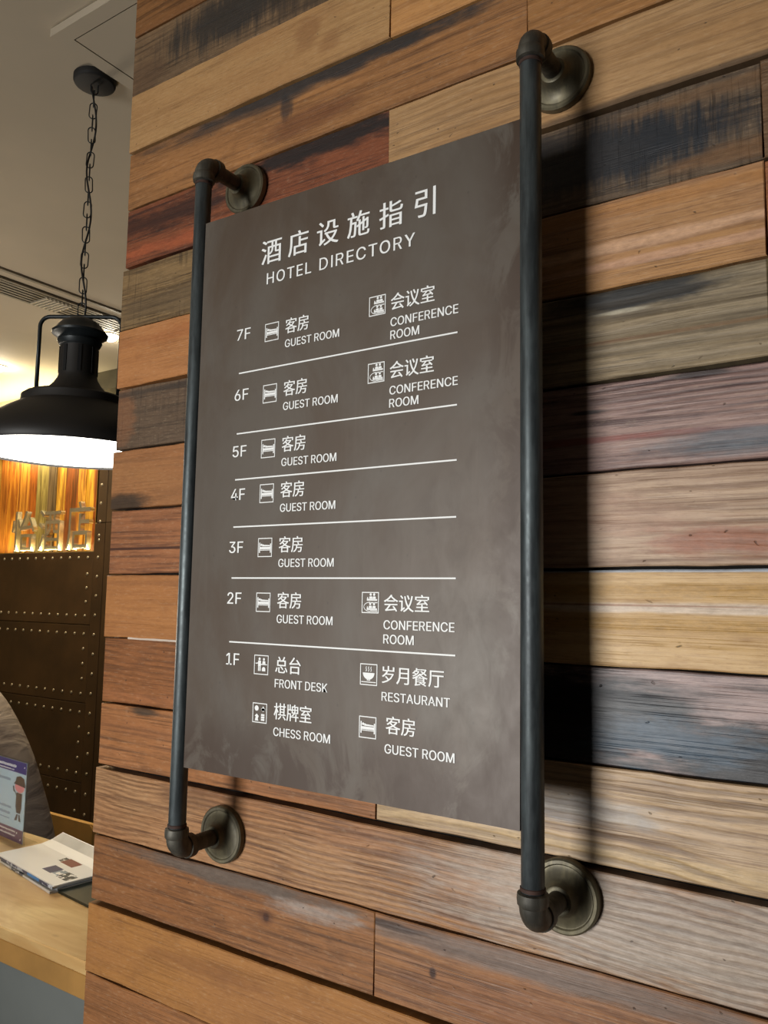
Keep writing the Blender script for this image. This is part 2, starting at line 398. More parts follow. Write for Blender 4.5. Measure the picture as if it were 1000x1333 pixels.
# row 15, 16 and the rows down to the floor
plank(Rr(15), L, .984, W('#a06e38', '#6a4220', alt='#98683a', fine=.55, pits=.15, stains=[('#6e4424', -.35, .02, .2, .012, .4)], rough=.55), -.004)
plank(Rr(15), .984, RX, W('#a06e38', '#6a4220', alt='#98683a', fine=.55), -.001)
mr = [W('#885a34', '#52341e', fine=.6, rough=.55), W('#8a5430', '#4e2c1a', wavy=.3, freq=60, amp=5, rough=.5)]
zz = -.4568; k = 0
while zz > FLOOR+.06:
    nz = max(zz-.131, FLOOR+.004)
    plank(20+k, L, .3 if k % 2 else .95, mr[k % 2], .001*(k % 3-1), zt=zz, zb=nz)
    plank(40+k, .3 if k % 2 else .95, RX, mr[(k+1) % 2], .001*(k % 2), zt=zz, zb=nz)
    zz = nz; k += 1
# pale strip in one left joint, standing in for light on a plank edge
obj('lit_edge_strip', newbox(-.30, XO, .1185, .135, .1925, .1965), plain('lit_plank_edge', '#b9aa9c', .8), wall, label='pale strip standing in for light on a plank edge')

# ------------------------------------------------------------------ directory sign
M_steel = NT('rusted_steel_sheet')
c = M_steel.coord()
n1 = M_steel.noise(M_steel.vec('MULTIPLY', c, (5, 1, 3)), 1, 5, .6, .6)
n2 = M_steel.noise(M_steel.vec('MULTIPLY', c, (26, 1, 14)), 1, 5, .65, .5)
n3 = M_steel.noise(M_steel.vec('MULTIPLY', c, (60, 1, 5)), 1, 3, .6)
col = M_steel.mix(M_steel.sstep(n1, .32, .68), lin('#493c30'), lin('#554e46'))
col = M_steel.mix(M_steel.math('MULTIPLY', M_steel.sstep(n2, .5, .75), .3), col, lin('#453a33'))
col = M_steel.mix(M_steel.math('MULTIPLY', M_steel.sstep(n3, .55, .8), .15), col, lin('#6b6056'))
sx = M_steel.n('ShaderNodeSeparateXYZ'); M_steel.put(sx.inputs[0], c)
# rust band along the right and bottom edges, ragged
er = M_steel.math('ADD', M_steel.sstep(sx.outputs[0], .22, .31), M_steel.sstep(M_steel.math('MULTIPLY', sx.outputs[2], -1.0), -.13, -.02))
er = M_steel.math('ADD', er, M_steel.math('MULTIPLY', M_steel.sstep(sx.outputs[2], .80, .95), .25))
er = M_steel.math('MULTIPLY', er, M_steel.sstep(M_steel.noise(M_steel.vec('MULTIPLY', c, (12, 1, 8)), 1, 5, .65, .8), .42, .54), clamp=True)
col = M_steel.mix(M_steel.math('MULTIPLY', er, .85), col, lin('#372619'))
cb = M_steel.n('ShaderNodeCombineXYZ'); M_steel.put(cb.inputs[0], M_steel.math('MULTIPLY', sx.outputs[0], 11)); M_steel.put(cb.inputs[1], M_steel.math('MULTIPLY', sx.outputs[2], 9))
vo = M_steel.n('ShaderNodeTexVoronoi', voronoi_dimensions='2D'); M_steel.put(vo.inputs['Vector'], cb.outputs[0]); vo.inputs['Scale'].default_value = 1
col = M_steel.mix(M_steel.math('MULTIPLY', M_steel.math('SUBTRACT', 1.0, M_steel.sstep(vo.outputs['Distance'], .0, .03)), .3), col, lin('#2c2622'))
M_steel.out(col, M_steel.math('MULTIPLY_ADD', n2, .2, .38), M_steel.bump(n2, .12, .001), .15, .5)
M_steel = M_steel.m

def pipemat(name, a, b, rough, metal):
    m = NT(name); c = m.coord()
    n1 = m.noise(m.vec('MULTIPLY', c, (60, 60, 7)), 1, 5, .65)
    n2 = m.noise(c, 90, 3)
    col = m.mix(m.sstep(n1, .35, .7), lin(a), lin(b))
    return m.out(col, m.math('MULTIPLY_ADD', n2, .3, rough-.1), m.bump(n2, .15, .0006), metal, .5)
M_pipe = pipemat('blued_iron_pipe', '#33383a', '#50585a', .42, .55)
M_elbow = pipemat('dull_iron_fitting', '#3b3933', '#58554c', .5, .45)
M_flange = pipemat('waxed_iron_flange', '#504b3d', '#6e6751', .45, .5)
M_rust = plain('rusty_thread', '#38241c', .8, .1, .3, 60)
M_vinyl = plain('white_vinyl', '#e2e4e3', .5, 0, .02, 5)

BW, BH = .600, .935
sign = empty('directory_sign', (.3, 0, 0), 'brown steel hotel directory board held between two vertical iron pipes on the plank wall', 'sign')
bm = bmesh.new()
prism(bm, [(0.001, 0.0005), (.5985, -.0005), (.6025, .9335), (.001, .9365)], 0, .003)
board = obj('board', bm, M_steel, sign)
PY = .006; PR = .0145
def bend(p0, z_dir, n=10, R=.021):
    """centreline of an elbow from the vertical pipe (coming from -z_dir) into +Y"""
    out = []
    cx, cy, cz = p0[0], p0[1]+R, p0[2]-z_dir*R
    for i in range(n+1):
        a = PI/2*i/n
        out.append((cx, cy-R*math.cos(a), cz+z_dir*R*math.sin(a)))
    return out
for px, ztop, zbot in ((-.0150, 1.0545, -.134), (.6130, 1.051, -.106)):
    obj('pipe', lathe([(PR-.001, zbot+.02), (PR, zbot+.022), (PR, ztop-.022), (PR-.001, ztop-.02)], (px, PY, 0), 'Z', 32), M_pipe, sign, smooth=True)
    for zc, zd in ((ztop, 1), (zbot, -1)):
        path = bend((px, PY, zc), zd)
        e = tube(path, .0172, 28)
        cz = zc-zd*.021
        # beads at both mouths
        lathe([(.0150, -.008), (.0192, -.0065), (.0198, 0), (.0192, .0065), (.0172, .009)] if zd > 0 else [(.0172, -.009), (.0192, -.0065), (.0198, 0), (.0192, .0065), (.0150, .008)], (px, PY, cz-zd*.006), 'Z', 32, e)
        lathe([(.0150, .009), (.0192, .0065), (.0198, 0), (.0192, -.0065), (.0172, -.009)], (px, PY+.027, zc), '-Y', 32, e)
        el = obj('elbow', e, M_elbow, sign, smooth=True)
        obj('thread_ring', lathe([(.0140, -.003), (.0158, -.002), (.0158, .002), (.0140, .003)], (px, PY, cz-zd*.0175), 'Z', 28), M_rust, el, smooth=True, label='rusty thread ring')
        obj('wall_arm', lathe([(.0135, 0), (.0135, .075)], (px, .108, zc), '-Y', 28), M_elbow, sign, smooth=True)
        obj('flange', lathe([(.0, .0), (.046, .0), (.0485, .002), (.0485, .012), (.046, .0145), (.042, .0148), (.0400, .0125), (.0385, .0125), (.034, .0150), (.026, .018), (.021, .025), (.0185, .033), (.0165, .034), (.0135, .034)], (px, .1195, zc), '-Y', 56), M_flange, sign, smooth=True)

# lettering ------------------------------------------------------------
# outlines of the capitals and figures used on the board: letter | advance | x y ... | faces
GLYPHS = {}
for _l in """H|517|60 0 60 509 125 509 125 289 392 289 392 509 457 509 457 0 392 0 392 232 125 232 125 0|0 2 1/0 3 2/4 6 5/4 7 6/0 10 3/10 4 3/10 9 4/9 7 4/0 11 10/8 7 9
O|533|267 -7 225 -3 186 7 150 25 119 49 92 79 70 115 53 157 44 203 40 254 44 305 53 352 70 393 92 429 119 459 150 484 186 501 225 512 267 516 309 512 348 501 384 484 415 459 442 429 464 393 480 352 490 305 493 254 490 203 480 157 464 115 442 79 415 49 384 25 348 7 309 -3 267 53 296 55 324 63 349 76 372 94 392 116 408 144 420 176 428 213 430 254 428 295 420 332 408 365 392 392 372 415 349 433 324 446 296 453 267 456 237 453 210 445 184 433 161 415 142 392 125 364 113 332 106 295 103 254 106 213 113 176 125 144 142 117 161 94 184 76 210 63 237 55|17 19 18/16 19 17/16 20 19/15 20 16/15 21 20/14 21 15/14 22 21/13 55 14/55 54 14/54 22 14/54 53 22/53 23 22/52 23 53/13 56 55/51 23 52/13 57 56/50 23 51/13 58 57/50 24 23/12 58 13/49 24 50/12 59 58/11 59 12/49 25 24/48 25 49/11 60 59/47 25 48/11 61 60/10 61 11/47 26 25/46 26 47/10 62 61/9 62 10/46 27 26/45 27 46/9 63 62/8 63 9/8 64 63/44 27 45/44 28 27/8 65 64/43 28 44/7 65 8/43 29 28/7 66 65/42 29 43/6 66 7/42 30 29/6 67 66/41 30 42/6 68 67/40 30 41/5 68 6/40 31 30/5 69 68/39 31 40/39 32 31/4 69 5/4 70 69/38 32 39/4 71 70/37 32 38/4 36 71/36 32 37/4 32 36/4 33 32/3 33 4/2 33 3/2 34 33/1 34 2/1 35 34/1 0 35
T|449|32 452 32 509 417 509 417 452 257 452 257 0 193 0 193 452|0 2 1/0 3 2/7 3 0/6 4 7/4 3 7/6 5 4
E|419|60 0 60 509 372 509 372 452 125 452 125 286 355 286 355 229 125 229 125 57 375 57 375 0|0 4 1/4 2 1/4 3 2/0 5 4/0 8 5/8 6 5/8 7 6/0 9 8/0 10 9/0 11 10
L|393|60 0 60 509 125 509 125 57 361 57 361 0|0 2 1/0 3 2/0 4 3/0 5 4
D|502|219 0 96 0 96 57 215 57 254 60 288 68 318 81 343 99 363 122 379 149 390 181 397 216 399 255 397 294 390 329 379 361 364 388 344 410 320 428 291 441 258 449 221 452 93 452 93 509 225 509 273 505 315 495 353 478 385 455 412 426 433 391 449 351 458 306 462 255 458 205 449 159 433 119 411 83 384 54 351 31 312 14 268 3 125 509 125 0 60 0 60 509|44 23 45/23 42 45/44 22 23/42 24 23/43 24 42/43 21 24/21 25 24/21 26 25/21 27 26/21 28 27/21 20 28/20 29 28/44 21 22/44 2 21/2 43 21/19 29 20/18 29 19/17 29 18/17 30 29/16 30 17/16 31 30/15 31 16/14 31 15/14 32 31/13 32 14/13 33 32/12 33 13/11 33 12/11 34 33/10 34 11/10 35 34/9 35 10/9 36 35/8 36 9/7 36 8/7 37 36/6 37 7/6 38 37/5 38 6/4 38 5/3 38 4/44 1 2/43 3 2/43 38 3/43 39 38/43 40 39/43 41 40/43 0 41/1 43 44/43 0 1
I|300|31 0 31 57 118 57 118 452 31 452 31 509 269 509 269 452 183 452 183 57 269 57 269 0|4 6 5/4 7 6/3 7 4/2 8 3/8 7 3/2 9 8/0 2 1/0 9 2/0 10 9/0 11 10
R|449|60 0 60 509 236 509 273 506 305 500 333 489 356 473 376 455 390 433 401 408 407 381 409 352 407 323 401 296 390 271 376 250 356 232 333 217 305 206 273 200 236 198 96 198 96 255 234 255 258 256 280 260 298 267 313 276 325 287 334 300 340 316 344 333 345 352 344 371 340 389 334 405 325 419 313 430 298 440 279 446 258 451 233 452 125 452 125 0 353 0 230 229 303 229 428 0|0 22 1/22 42 1/42 2 1/42 3 2/42 4 3/42 5 4/42 6 5/42 7 6/42 41 7/41 40 7/40 8 7/22 43 42/39 8 40/38 8 39/37 8 38/37 9 8/36 9 37/35 9 36/35 10 9/34 10 35/33 10 34/33 11 10/32 11 33/31 11 32/31 12 11/30 12 31/30 13 12/29 13 30/28 13 29/28 14 13/27 14 28/26 14 27/26 15 14/25 15 26/24 15 25/23 15 24/0 21 22/43 23 22/43 45 23/45 15 23/45 16 15/45 46 16/46 17 16/43 20 45/20 44 45/47 17 46/18 47 17/19 47 18/20 47 19/0 20 21/0 43 20/44 47 20
C|510|267 -7 225 -3 186 7 150 25 119 49 92 79 70 115 53 157 44 203 40 254 44 305 53 352 70 393 92 429 119 459 150 484 186 501 225 512 267 516 293 514 317 511 340 504 362 496 383 485 402 471 419 456 435 438 448 418 459 397 467 373 473 348 408 348 404 365 397 380 389 395 380 407 369 418 357 428 344 437 330 444 315 449 300 453 284 455 267 456 237 453 209 445 184 432 161 414 141 391 125 364 113 332 106 295 103 254 106 213 113 177 125 145 141 117 161 94 184 76 210 63 237 56 267 53 284 54 300 56 315 60 330 65 344 72 357 81 369 90 380 102 389 114 397 128 404 144 408 160 473 160 467 135 459 112 448 91 435 71 420 53 402 38 383 24 363 13 341 5 317 -2 293 -6|17 19 18/17 20 19/16 20 17/16 21 20/16 22 21/15 22 16/15 23 22/15 24 23/14 24 15/14 25 24/13 44 14/44 43 14/43 25 14/42 25 43/42 26 25/41 26 42/13 45 44/40 26 41/39 26 40/13 46 45/38 26 39/38 27 26/37 27 38/13 47 46/12 47 13/36 27 37/35 27 36/35 28 27/12 48 47/34 28 35/34 29 28/33 29 34/11 48 12/11 49 48/32 29 33/32 30 29/31 30 32/11 50 49/10 50 11/10 51 50/9 51 10/9 52 51/8 52 9/8 53 52/8 54 53/7 54 8/7 55 54/72 74 73/72 75 74/6 55 7/6 56 55/71 75 72/71 76 75/70 76 71/6 57 56/5 57 6/69 76 70/69 77 76/68 77 69/5 58 57/68 78 77/67 78 68/66 78 67/4 58 5/4 59 58/65 78 66/65 79 78/64 79 65/4 60 59/63 79 64/62 79 63/4 61 60/61 79 62/61 80 79/4 80 61/3 80 4/3 81 80/2 81 3/2 82 81/2 83 82/1 83 2/1 84 83/1 85 84/0 85 1
Y|472|203 0 203 208 16 509 91 509 192 344 203 327 213 309 222 292 231 274 240 254 250 230 224 230 233 254 242 275 251 293 260 310 270 327 280 344 381 509 455 509 268 208 268 0|1 3 2/1 4 3/17 19 18/17 20 19/1 5 4/16 20 17/15 20 16/1 6 5/14 20 15/1 7 6/13 20 14/1 8 7/12 9 13/9 20 13/1 12 8/12 9 8/1 11 12/10 20 9/1 10 11/1 20 10/0 20 1/0 21 20
G|520|269 -7 225 -3 185 7 149 25 118 49 91 79 69 116 53 157 43 203 40 254 43 305 53 352 69 393 91 429 117 459 149 484 184 501 223 512 265 516 291 514 316 510 340 504 363 494 384 483 403 469 421 453 436 436 449 416 460 395 468 373 474 349 408 349 402 365 395 379 387 393 378 406 368 417 356 427 344 436 330 443 315 448 300 453 283 455 265 456 236 453 209 445 183 432 160 414 141 392 125 364 113 332 106 295 103 254 106 213 113 177 125 145 141 117 161 95 184 76 210 63 238 56 269 53 296 55 322 61 345 71 365 85 382 102 396 123 407 147 413 173 415 202 434 199 283 199 283 256 478 256 478 200 475 160 466 124 451 91 431 62 406 38 377 19 344 5 308 -4|17 19 18/17 20 19/16 20 17/16 21 20/16 22 21/15 22 16/15 23 22/14 23 15/14 24 23/14 25 24/13 44 14/44 43 14/43 25 14/42 25 43/41 25 42/41 26 25/13 45 44/40 26 41/39 26 40/13 46 45/38 26 39/38 27 26/37 27 38/13 47 46/12 47 13/36 27 37/35 27 36/35 28 27/12 48 47/34 28 35/34 29 28/11 48 12/33 29 34/11 49 48/32 29 33/32 30 29/31 30 32/11 50 49/10 50 11/10 51 50/9 51 10/9 52 51/72 74 73/72 70 74/70 75 74/8 52 9/8 53 52/8 54 53/7 54 8/72 69 70/71 75 70/71 76 75/69 71 72/69 76 71/7 55 54/68 76 69/68 77 76/6 55 7/67 77 68/6 56 55/67 78 77/66 78 67/6 57 56/5 57 6/65 78 66/5 58 57/65 79 78/64 79 65/4 58 5/4 59 58/63 79 64/4 60 59/63 80 79/62 80 63/4 61 60/61 80 62/4 80 61/3 80 4/3 81 80/2 81 3/2 82 81/1 82 2/1 83 82/0 83 1
U|517|259 -8 220 -6 186 2 154 15 126 33 103 55 85 80 71 108 63 140 60 173 60 509 124 509 124 178 126 155 132 133 141 113 153 95 169 80 187 68 208 59 232 53 259 52 285 53 309 59 331 68 349 80 364 95 377 113 385 133 391 155 393 178 393 509 457 509 457 173 454 140 446 108 433 80 414 55 391 33 363 15 332 2 297 -6|9 11 10/9 12 11/30 32 31/30 33 32/9 13 12/29 33 30/8 13 9/29 34 33/8 14 13/28 34 29/7 14 8/28 35 34/27 35 28/7 15 14/7 16 15/26 35 27/6 16 7/26 36 35/6 17 16/25 36 26/6 18 17/24 36 25/5 18 6/24 37 36/5 19 18/23 37 24/5 20 19/22 37 23/22 38 37/4 20 5/4 21 20/21 38 22/4 38 21/3 38 4/3 39 38/2 39 3/2 40 39/1 40 2/1 41 40/0 41 1
S|447|224 -9 188 -7 156 -1 128 9 102 23 81 40 64 60 51 83 42 109 38 137 104 137 108 118 114 102 123 88 136 76 150 66 166 59 185 53 204 50 224 49 246 50 267 54 286 60 303 69 317 79 329 92 338 106 344 122 346 139 344 154 340 168 332 179 322 189 310 197 296 205 280 211 263 217 245 222 184 239 145 253 112 269 86 289 67 313 56 341 52 372 54 400 62 425 75 448 92 468 113 484 138 498 165 508 195 514 227 516 259 514 289 508 316 498 340 484 360 468 377 449 390 427 398 403 401 378 337 378 332 402 320 421 302 437 280 449 254 456 225 459 204 457 185 454 167 448 152 440 139 430 129 418 121 405 117 391 115 376 117 359 122 345 131 334 142 324 155 315 169 308 184 302 198 297 212 293 264 279 279 275 295 270 312 264 328 256 344 248 359 238 372 226 384 213 395 198 402 180 407 161 408 139 406 112 399 87 386 64 370 43 349 25 323 11 294 0 261 -7|52 54 53/51 54 52/51 55 54/50 55 51/50 56 55/49 56 50/49 57 56/48 57 49/48 58 57/48 59 58/47 70 48/70 69 48/69 59 48/68 59 69/47 71 70/67 59 68/47 72 71/66 59 67/66 60 59/46 72 47/46 73 72/46 74 73/65 60 66/46 75 74/65 61 60/45 75 46/64 61 65/45 76 75/45 77 76/64 62 61/63 62 64/44 77 45/44 78 77/44 79 78/43 79 44/43 80 79/43 81 80/42 81 43/42 82 81/42 83 82/42 84 83/41 84 42/41 85 84/41 86 85/41 87 86/41 88 87/40 88 41/40 89 88/40 90 89/40 91 90/39 91 40/39 92 91/39 93 92/38 93 39/38 94 93/37 94 38/37 95 94/37 96 95/36 96 37/35 96 36/35 97 96/34 97 35/33 97 34/33 98 97/32 98 33/31 98 32/31 99 98/30 99 31/29 99 30/29 100 99/28 100 29/27 100 28/27 101 100/8 10 9/8 11 10/26 101 27/8 12 11/26 102 101/7 12 8/25 102 26/7 13 12/24 102 25/7 14 13/24 103 102/6 14 7/23 103 24/6 15 14/22 103 23/6 16 15/22 104 103/21 104 22/5 16 6/5 17 16/20 104 21/5 18 17/19 104 20/5 19 18/5 104 19/5 105 104/4 105 5/4 106 105/3 106 4/3 107 106/2 107 3/2 108 107/1 108 2/1 0 108
M|628|60 0 60 509 152 509 277 187 280 179 284 170 287 159 291 147 295 135 299 123 303 110 307 97 311 84 315 71 319 60 322 49 307 49 311 59 314 71 318 83 322 95 326 108 330 121 334 134 338 146 342 158 346 169 349 179 352 187 476 509 568 509 568 0 504 0 504 291 504 302 504 314 504 327 505 340 505 354 505 369 505 383 506 398 506 413 506 428 507 443 507 457 513 457 508 441 503 425 498 409 492 393 487 378 482 363 477 348 472 335 467 322 463 310 459 300 456 291 342 0 286 0 170 291 167 300 163 310 159 321 155 333 150 347 145 361 140 376 134 392 129 408 124 424 118 441 112 457 119 457 119 444 120 430 120 416 120 401 121 386 121 372 121 357 121 342 122 328 122 315 122 302 122 291 122 0|0 73 1/73 2 1/73 74 2/74 3 2/28 45 29/45 30 29/45 46 30/46 31 30/0 72 73/75 3 74/28 44 45/47 31 46/76 3 75/28 48 44/48 43 44/48 43 47/43 31 47/0 76 72/76 71 72/0 77 76/71 3 76/42 31 43/28 49 48/70 3 71/0 78 77/41 31 42/28 50 49/69 3 70/0 79 78/40 31 41/28 51 50/68 3 69/0 80 79/39 31 40/28 52 51/67 3 68/0 81 80/38 31 39/28 53 52/66 3 67/0 82 81/37 31 38/28 54 53/65 3 66/0 83 82/36 31 37/28 55 54/64 3 65/0 84 83/35 31 36/28 56 55/63 3 64/0 85 84/34 31 35/28 57 56/62 3 63/0 86 85/33 31 34/28 58 57/61 3 62/0 87 86/60 3 61/28 59 58/32 31 33/60 4 3/27 59 28/60 5 4/26 59 27/60 6 5/25 59 26/60 7 6/24 59 25/60 8 7/23 59 24/60 9 8/22 59 23/60 10 9/21 59 22/60 11 10/20 59 21/60 12 11/19 59 20/60 18 12/18 13 12/18 13 19/13 59 19/14 59 13/60 17 18/15 59 14/60 16 17/60 15 16/60 59 15
F|410|60 0 60 509 369 509 369 452 125 452 125 278 346 278 346 221 125 221 125 0|0 4 1/4 2 1/4 3 2/0 5 4/0 8 5/8 6 5/8 7 6/0 9 8
N|523|60 0 60 509 136 509 343 183 349 174 355 163 363 151 371 137 379 122 388 107 396 90 405 73 414 55 405 54 403 72 402 90 401 108 400 126 399 142 399 157 399 171 399 184 399 195 399 509 463 509 463 0 387 0 202 290 194 303 186 317 177 331 168 346 159 363 148 381 136 402 123 425 108 452 119 454 120 429 121 406 122 384 123 363 124 345 124 328 125 313 125 301 125 291 125 0|0 36 1/36 2 1/36 37 2/37 3 2/22 24 23/22 25 24/38 3 37/0 38 36/38 35 36/0 39 38/35 3 38/34 3 35/0 40 39/33 3 34/0 41 40/32 3 33/0 42 41/31 3 32/30 3 31/0 43 42/29 3 30/0 44 43/28 3 29/0 45 44/27 3 28/0 46 45/0 47 46/26 3 27/21 25 22/20 25 21/26 4 3/26 5 4/19 25 20/26 6 5/18 25 19/26 7 6/17 25 18/26 8 7/16 25 17/26 9 8/15 25 16/26 10 9/14 11 15/11 25 15/26 14 10/14 11 10/12 25 11/26 13 14/13 25 12/26 25 13
K|467|104 145 104 216 116 231 128 246 139 261 151 275 162 289 174 303 187 317 199 331 212 344 364 509 448 509 231 276 228 276 60 0 60 509 125 509 125 334 124 225 125 193 125 0 372 0 188 259 228 309 449 0|15 17 16/15 18 17/10 12 11/10 24 12/24 13 12/9 24 10/15 1 18/1 2 18/2 19 18/8 24 9/7 24 8/7 23 24/13 25 24/6 23 7/5 23 6/0 13 14/0 25 13/4 23 5/3 23 4/3 22 23/2 19 3/19 22 3/20 22 19/15 0 1/21 22 20/15 25 0/21 25 15/22 25 21
A|480|16 0 201 509 276 509 463 0 395 0 287 302 280 323 272 346 264 372 255 402 244 438 232 478 245 478 233 437 222 402 213 371 204 345 197 322 191 302 85 0 110 142 110 199 370 199 370 142|0 11 1/11 2 1/11 12 2/12 3 2/0 21 11/21 13 11/13 10 11/13 10 12/10 22 12/22 3 12/9 22 10/21 14 13/8 22 9/21 15 14/7 22 8/21 16 15/6 22 7/21 17 16/5 22 6/21 18 17/21 20 18/20 19 18/4 23 5/23 22 5/0 20 21/20 22 21/20 23 22/23 3 22/0 19 20/4 3 23
1|453|76 0 76 55 391 55 391 0 276 509 276 0 212 0 212 448 209 448 86 358 86 427 198 509|10 4 11/10 8 4/8 7 4/7 5 4/10 9 8/6 5 7/0 2 1/0 3 2
2|453|64 0 64 47 234 229 252 248 268 266 282 282 294 298 303 312 311 327 316 341 319 356 320 371 319 389 315 405 308 419 298 431 287 441 273 449 258 455 241 458 224 460 205 458 188 454 172 447 159 438 148 427 139 413 132 398 128 381 127 362 66 362 68 391 75 418 86 442 102 464 121 482 143 496 168 507 196 513 225 516 254 513 281 507 306 497 328 482 346 465 361 445 372 423 379 398 381 372 380 354 377 336 371 318 363 299 351 280 336 259 317 235 294 209 267 180 153 60 153 57 389 57 389 0|38 40 39/38 41 40/37 41 38/37 42 41/36 42 37/36 43 42/35 43 36/35 44 43/34 44 35/34 20 44/20 19 44/19 45 44/33 21 34/21 20 34/18 45 19/33 22 21/17 45 18/33 23 22/16 45 17/33 24 23/16 46 45/32 24 33/15 46 16/32 25 24/14 46 15/32 26 25/14 47 46/13 47 14/31 26 32/31 27 26/12 47 13/12 48 47/31 28 27/30 28 31/11 48 12/30 29 28/11 49 48/10 49 11/9 49 10/9 50 49/8 50 9/8 51 50/7 51 8/7 52 51/6 52 7/6 53 52/5 53 6/4 53 5/4 54 53/3 54 4/3 55 54/2 55 3/2 56 55/1 56 2/1 57 56/1 58 57/1 59 58/1 60 59/1 61 60/0 61 1
3|453|218 -7 188 -5 159 1 133 10 108 22 88 38 70 57 57 79 48 104 44 132 109 132 112 115 118 100 126 87 137 76 150 66 165 59 182 54 200 51 219 50 239 51 258 55 275 61 291 69 304 80 315 93 323 108 328 125 329 145 328 163 323 180 316 196 306 211 292 223 275 234 254 241 229 246 201 248 157 248 157 299 288 448 288 452 70 452 70 509 372 509 372 461 211 278 211 289 247 290 279 286 308 276 333 262 354 244 371 222 383 198 391 173 393 145 390 116 383 90 370 66 354 45 333 27 309 12 281 2 251 -5|42 44 43/42 45 44/42 41 45/41 40 45/40 46 45/39 47 40/47 46 40/38 47 39/47 49 48/38 49 47/38 50 49/38 51 50/38 37 51/37 52 51/36 52 37/35 52 36/35 53 52/34 53 35/33 53 34/32 53 33/32 54 53/31 54 32/31 55 54/30 55 31/29 55 30/29 56 55/28 56 29/27 56 28/27 57 56/8 10 9/8 11 10/26 57 27/26 58 57/8 12 11/25 58 26/7 12 8/7 13 12/24 58 25/24 59 58/7 14 13/23 59 24/6 14 7/6 15 14/22 59 23/6 16 15/22 60 59/21 60 22/6 17 16/5 17 6/20 60 21/5 18 17/19 60 20/5 19 18/5 60 19/5 61 60/4 61 5/4 62 61/3 62 4/3 63 62/2 63 3/2 64 63/1 64 2/1 0 64
4|453|40 105 40 158 247 509 311 509 109 166 109 163 413 163 413 105 282 0 282 121 282 146 282 318 343 318 343 0|1 3 2/1 4 3/10 12 11/10 13 12/1 5 4/1 6 5/1 10 6/10 7 6/0 10 1/0 9 10/13 7 10/0 8 9/8 7 0/8 13 7
5|453|221 -7 192 -5 165 1 140 11 118 25 99 41 83 60 71 82 63 105 60 130 122 130 125 115 130 102 138 89 148 78 160 68 173 60 188 54 204 51 221 50 241 51 259 56 276 64 291 75 304 89 314 104 322 122 326 141 328 162 326 183 321 203 314 221 303 237 290 251 275 262 257 270 238 275 218 277 201 276 184 273 167 268 152 262 139 255 128 246 67 253 96 509 366 509 366 452 151 452 134 301 136 301 148 311 162 318 178 325 194 330 212 333 229 334 252 332 274 328 294 321 313 311 330 299 345 285 358 269 370 251 379 231 386 210 390 187 391 163 388 132 381 102 369 76 352 52 332 32 309 15 282 3 253 -4|44 48 45/48 46 45/48 47 46/44 49 48/55 57 56/54 57 55/54 58 57/53 58 54/53 59 58/52 59 53/52 60 59/51 60 52/51 61 60/50 61 51/44 50 49/44 61 50/44 39 61/39 38 61/38 62 61/38 37 62/37 63 62/36 63 37/35 63 36/44 40 39/34 63 35/34 64 63/44 41 40/44 42 41/33 64 34/44 43 42/33 65 64/32 65 33/31 65 32/31 66 65/30 66 31/30 67 66/29 67 30/29 68 67/28 68 29/28 69 68/27 69 28/26 69 27/26 70 69/8 10 9/8 11 10/25 70 26/8 12 11/7 12 8/24 70 25/24 71 70/7 13 12/7 14 13/23 71 24/6 14 7/6 15 14/23 72 71/22 72 23/6 16 15/21 72 22/6 17 16/5 17 6/20 72 21/5 18 17/20 73 72/19 73 20/5 19 18/5 73 19/4 73 5/4 74 73/3 74 4/3 75 74/2 75 3/2 76 75/1 76 2/1 0 76
6|453|226 -7 196 -4 168 3 142 15 119 31 100 51 84 74 73 101 66 130 64 162 65 187 71 212 80 239 93 268 112 302 137 340 252 509 322 509 151 261 145 261 151 270 157 279 165 288 174 295 184 302 196 307 208 311 221 313 235 314 265 312 291 305 316 295 337 280 355 262 370 240 380 215 387 187 389 157 387 127 379 98 368 73 352 50 333 30 310 14 284 3 257 -4 226 48 245 50 263 55 279 63 293 73 304 86 314 101 322 119 326 137 327 157 326 178 322 196 314 213 304 228 293 241 279 251 263 259 245 264 226 265 207 264 190 259 174 252 160 241 148 229 138 214 131 197 126 179 125 158 126 138 131 119 138 102 148 86 160 73 174 63 190 55 207 50|15 17 16/15 23 17/23 18 17/14 23 15/27 29 28/26 29 27/26 30 29/25 30 26/24 30 25/24 31 30/13 23 14/23 31 24/13 22 23/18 31 23/18 32 31/13 21 22/18 64 32/64 33 32/13 20 21/13 19 20/12 19 13/18 65 64/63 33 64/18 66 65/62 33 63/62 34 33/12 18 19/12 66 18/12 67 66/61 34 62/12 68 67/60 34 61/12 69 68/59 34 60/59 35 34/11 69 12/11 70 69/58 35 59/58 36 35/11 71 70/57 36 58/10 71 11/10 72 71/56 36 57/56 37 36/9 72 10/9 73 72/55 37 56/8 73 9/8 74 73/54 37 55/54 38 37/8 75 74/53 38 54/7 75 8/53 39 38/7 76 75/52 39 53/7 77 76/51 39 52/6 77 7/51 40 39/6 78 77/50 40 51/5 78 6/5 79 78/49 40 50/49 41 40/5 80 79/48 41 49/5 81 80/47 41 48/4 81 5/4 46 81/46 41 47/46 42 41/4 42 46/3 42 4/3 43 42/2 43 3/2 44 43/1 44 2/1 45 44/0 45 1
7|453|97 0 323 448 323 452 62 452 62 509 391 509 391 449 165 0|3 5 4/3 2 5/2 6 5/1 6 2/1 7 6/0 7 1""".split('\n'):
    _c, _a, _v, _f = _l.split('|'); _v = list(map(int, _v.split()))
    GLYPHS[_c] = (int(_a), list(zip(_v[::2], _v[1::2])), [list(map(int, q.split())) for q in _f.split('/')])
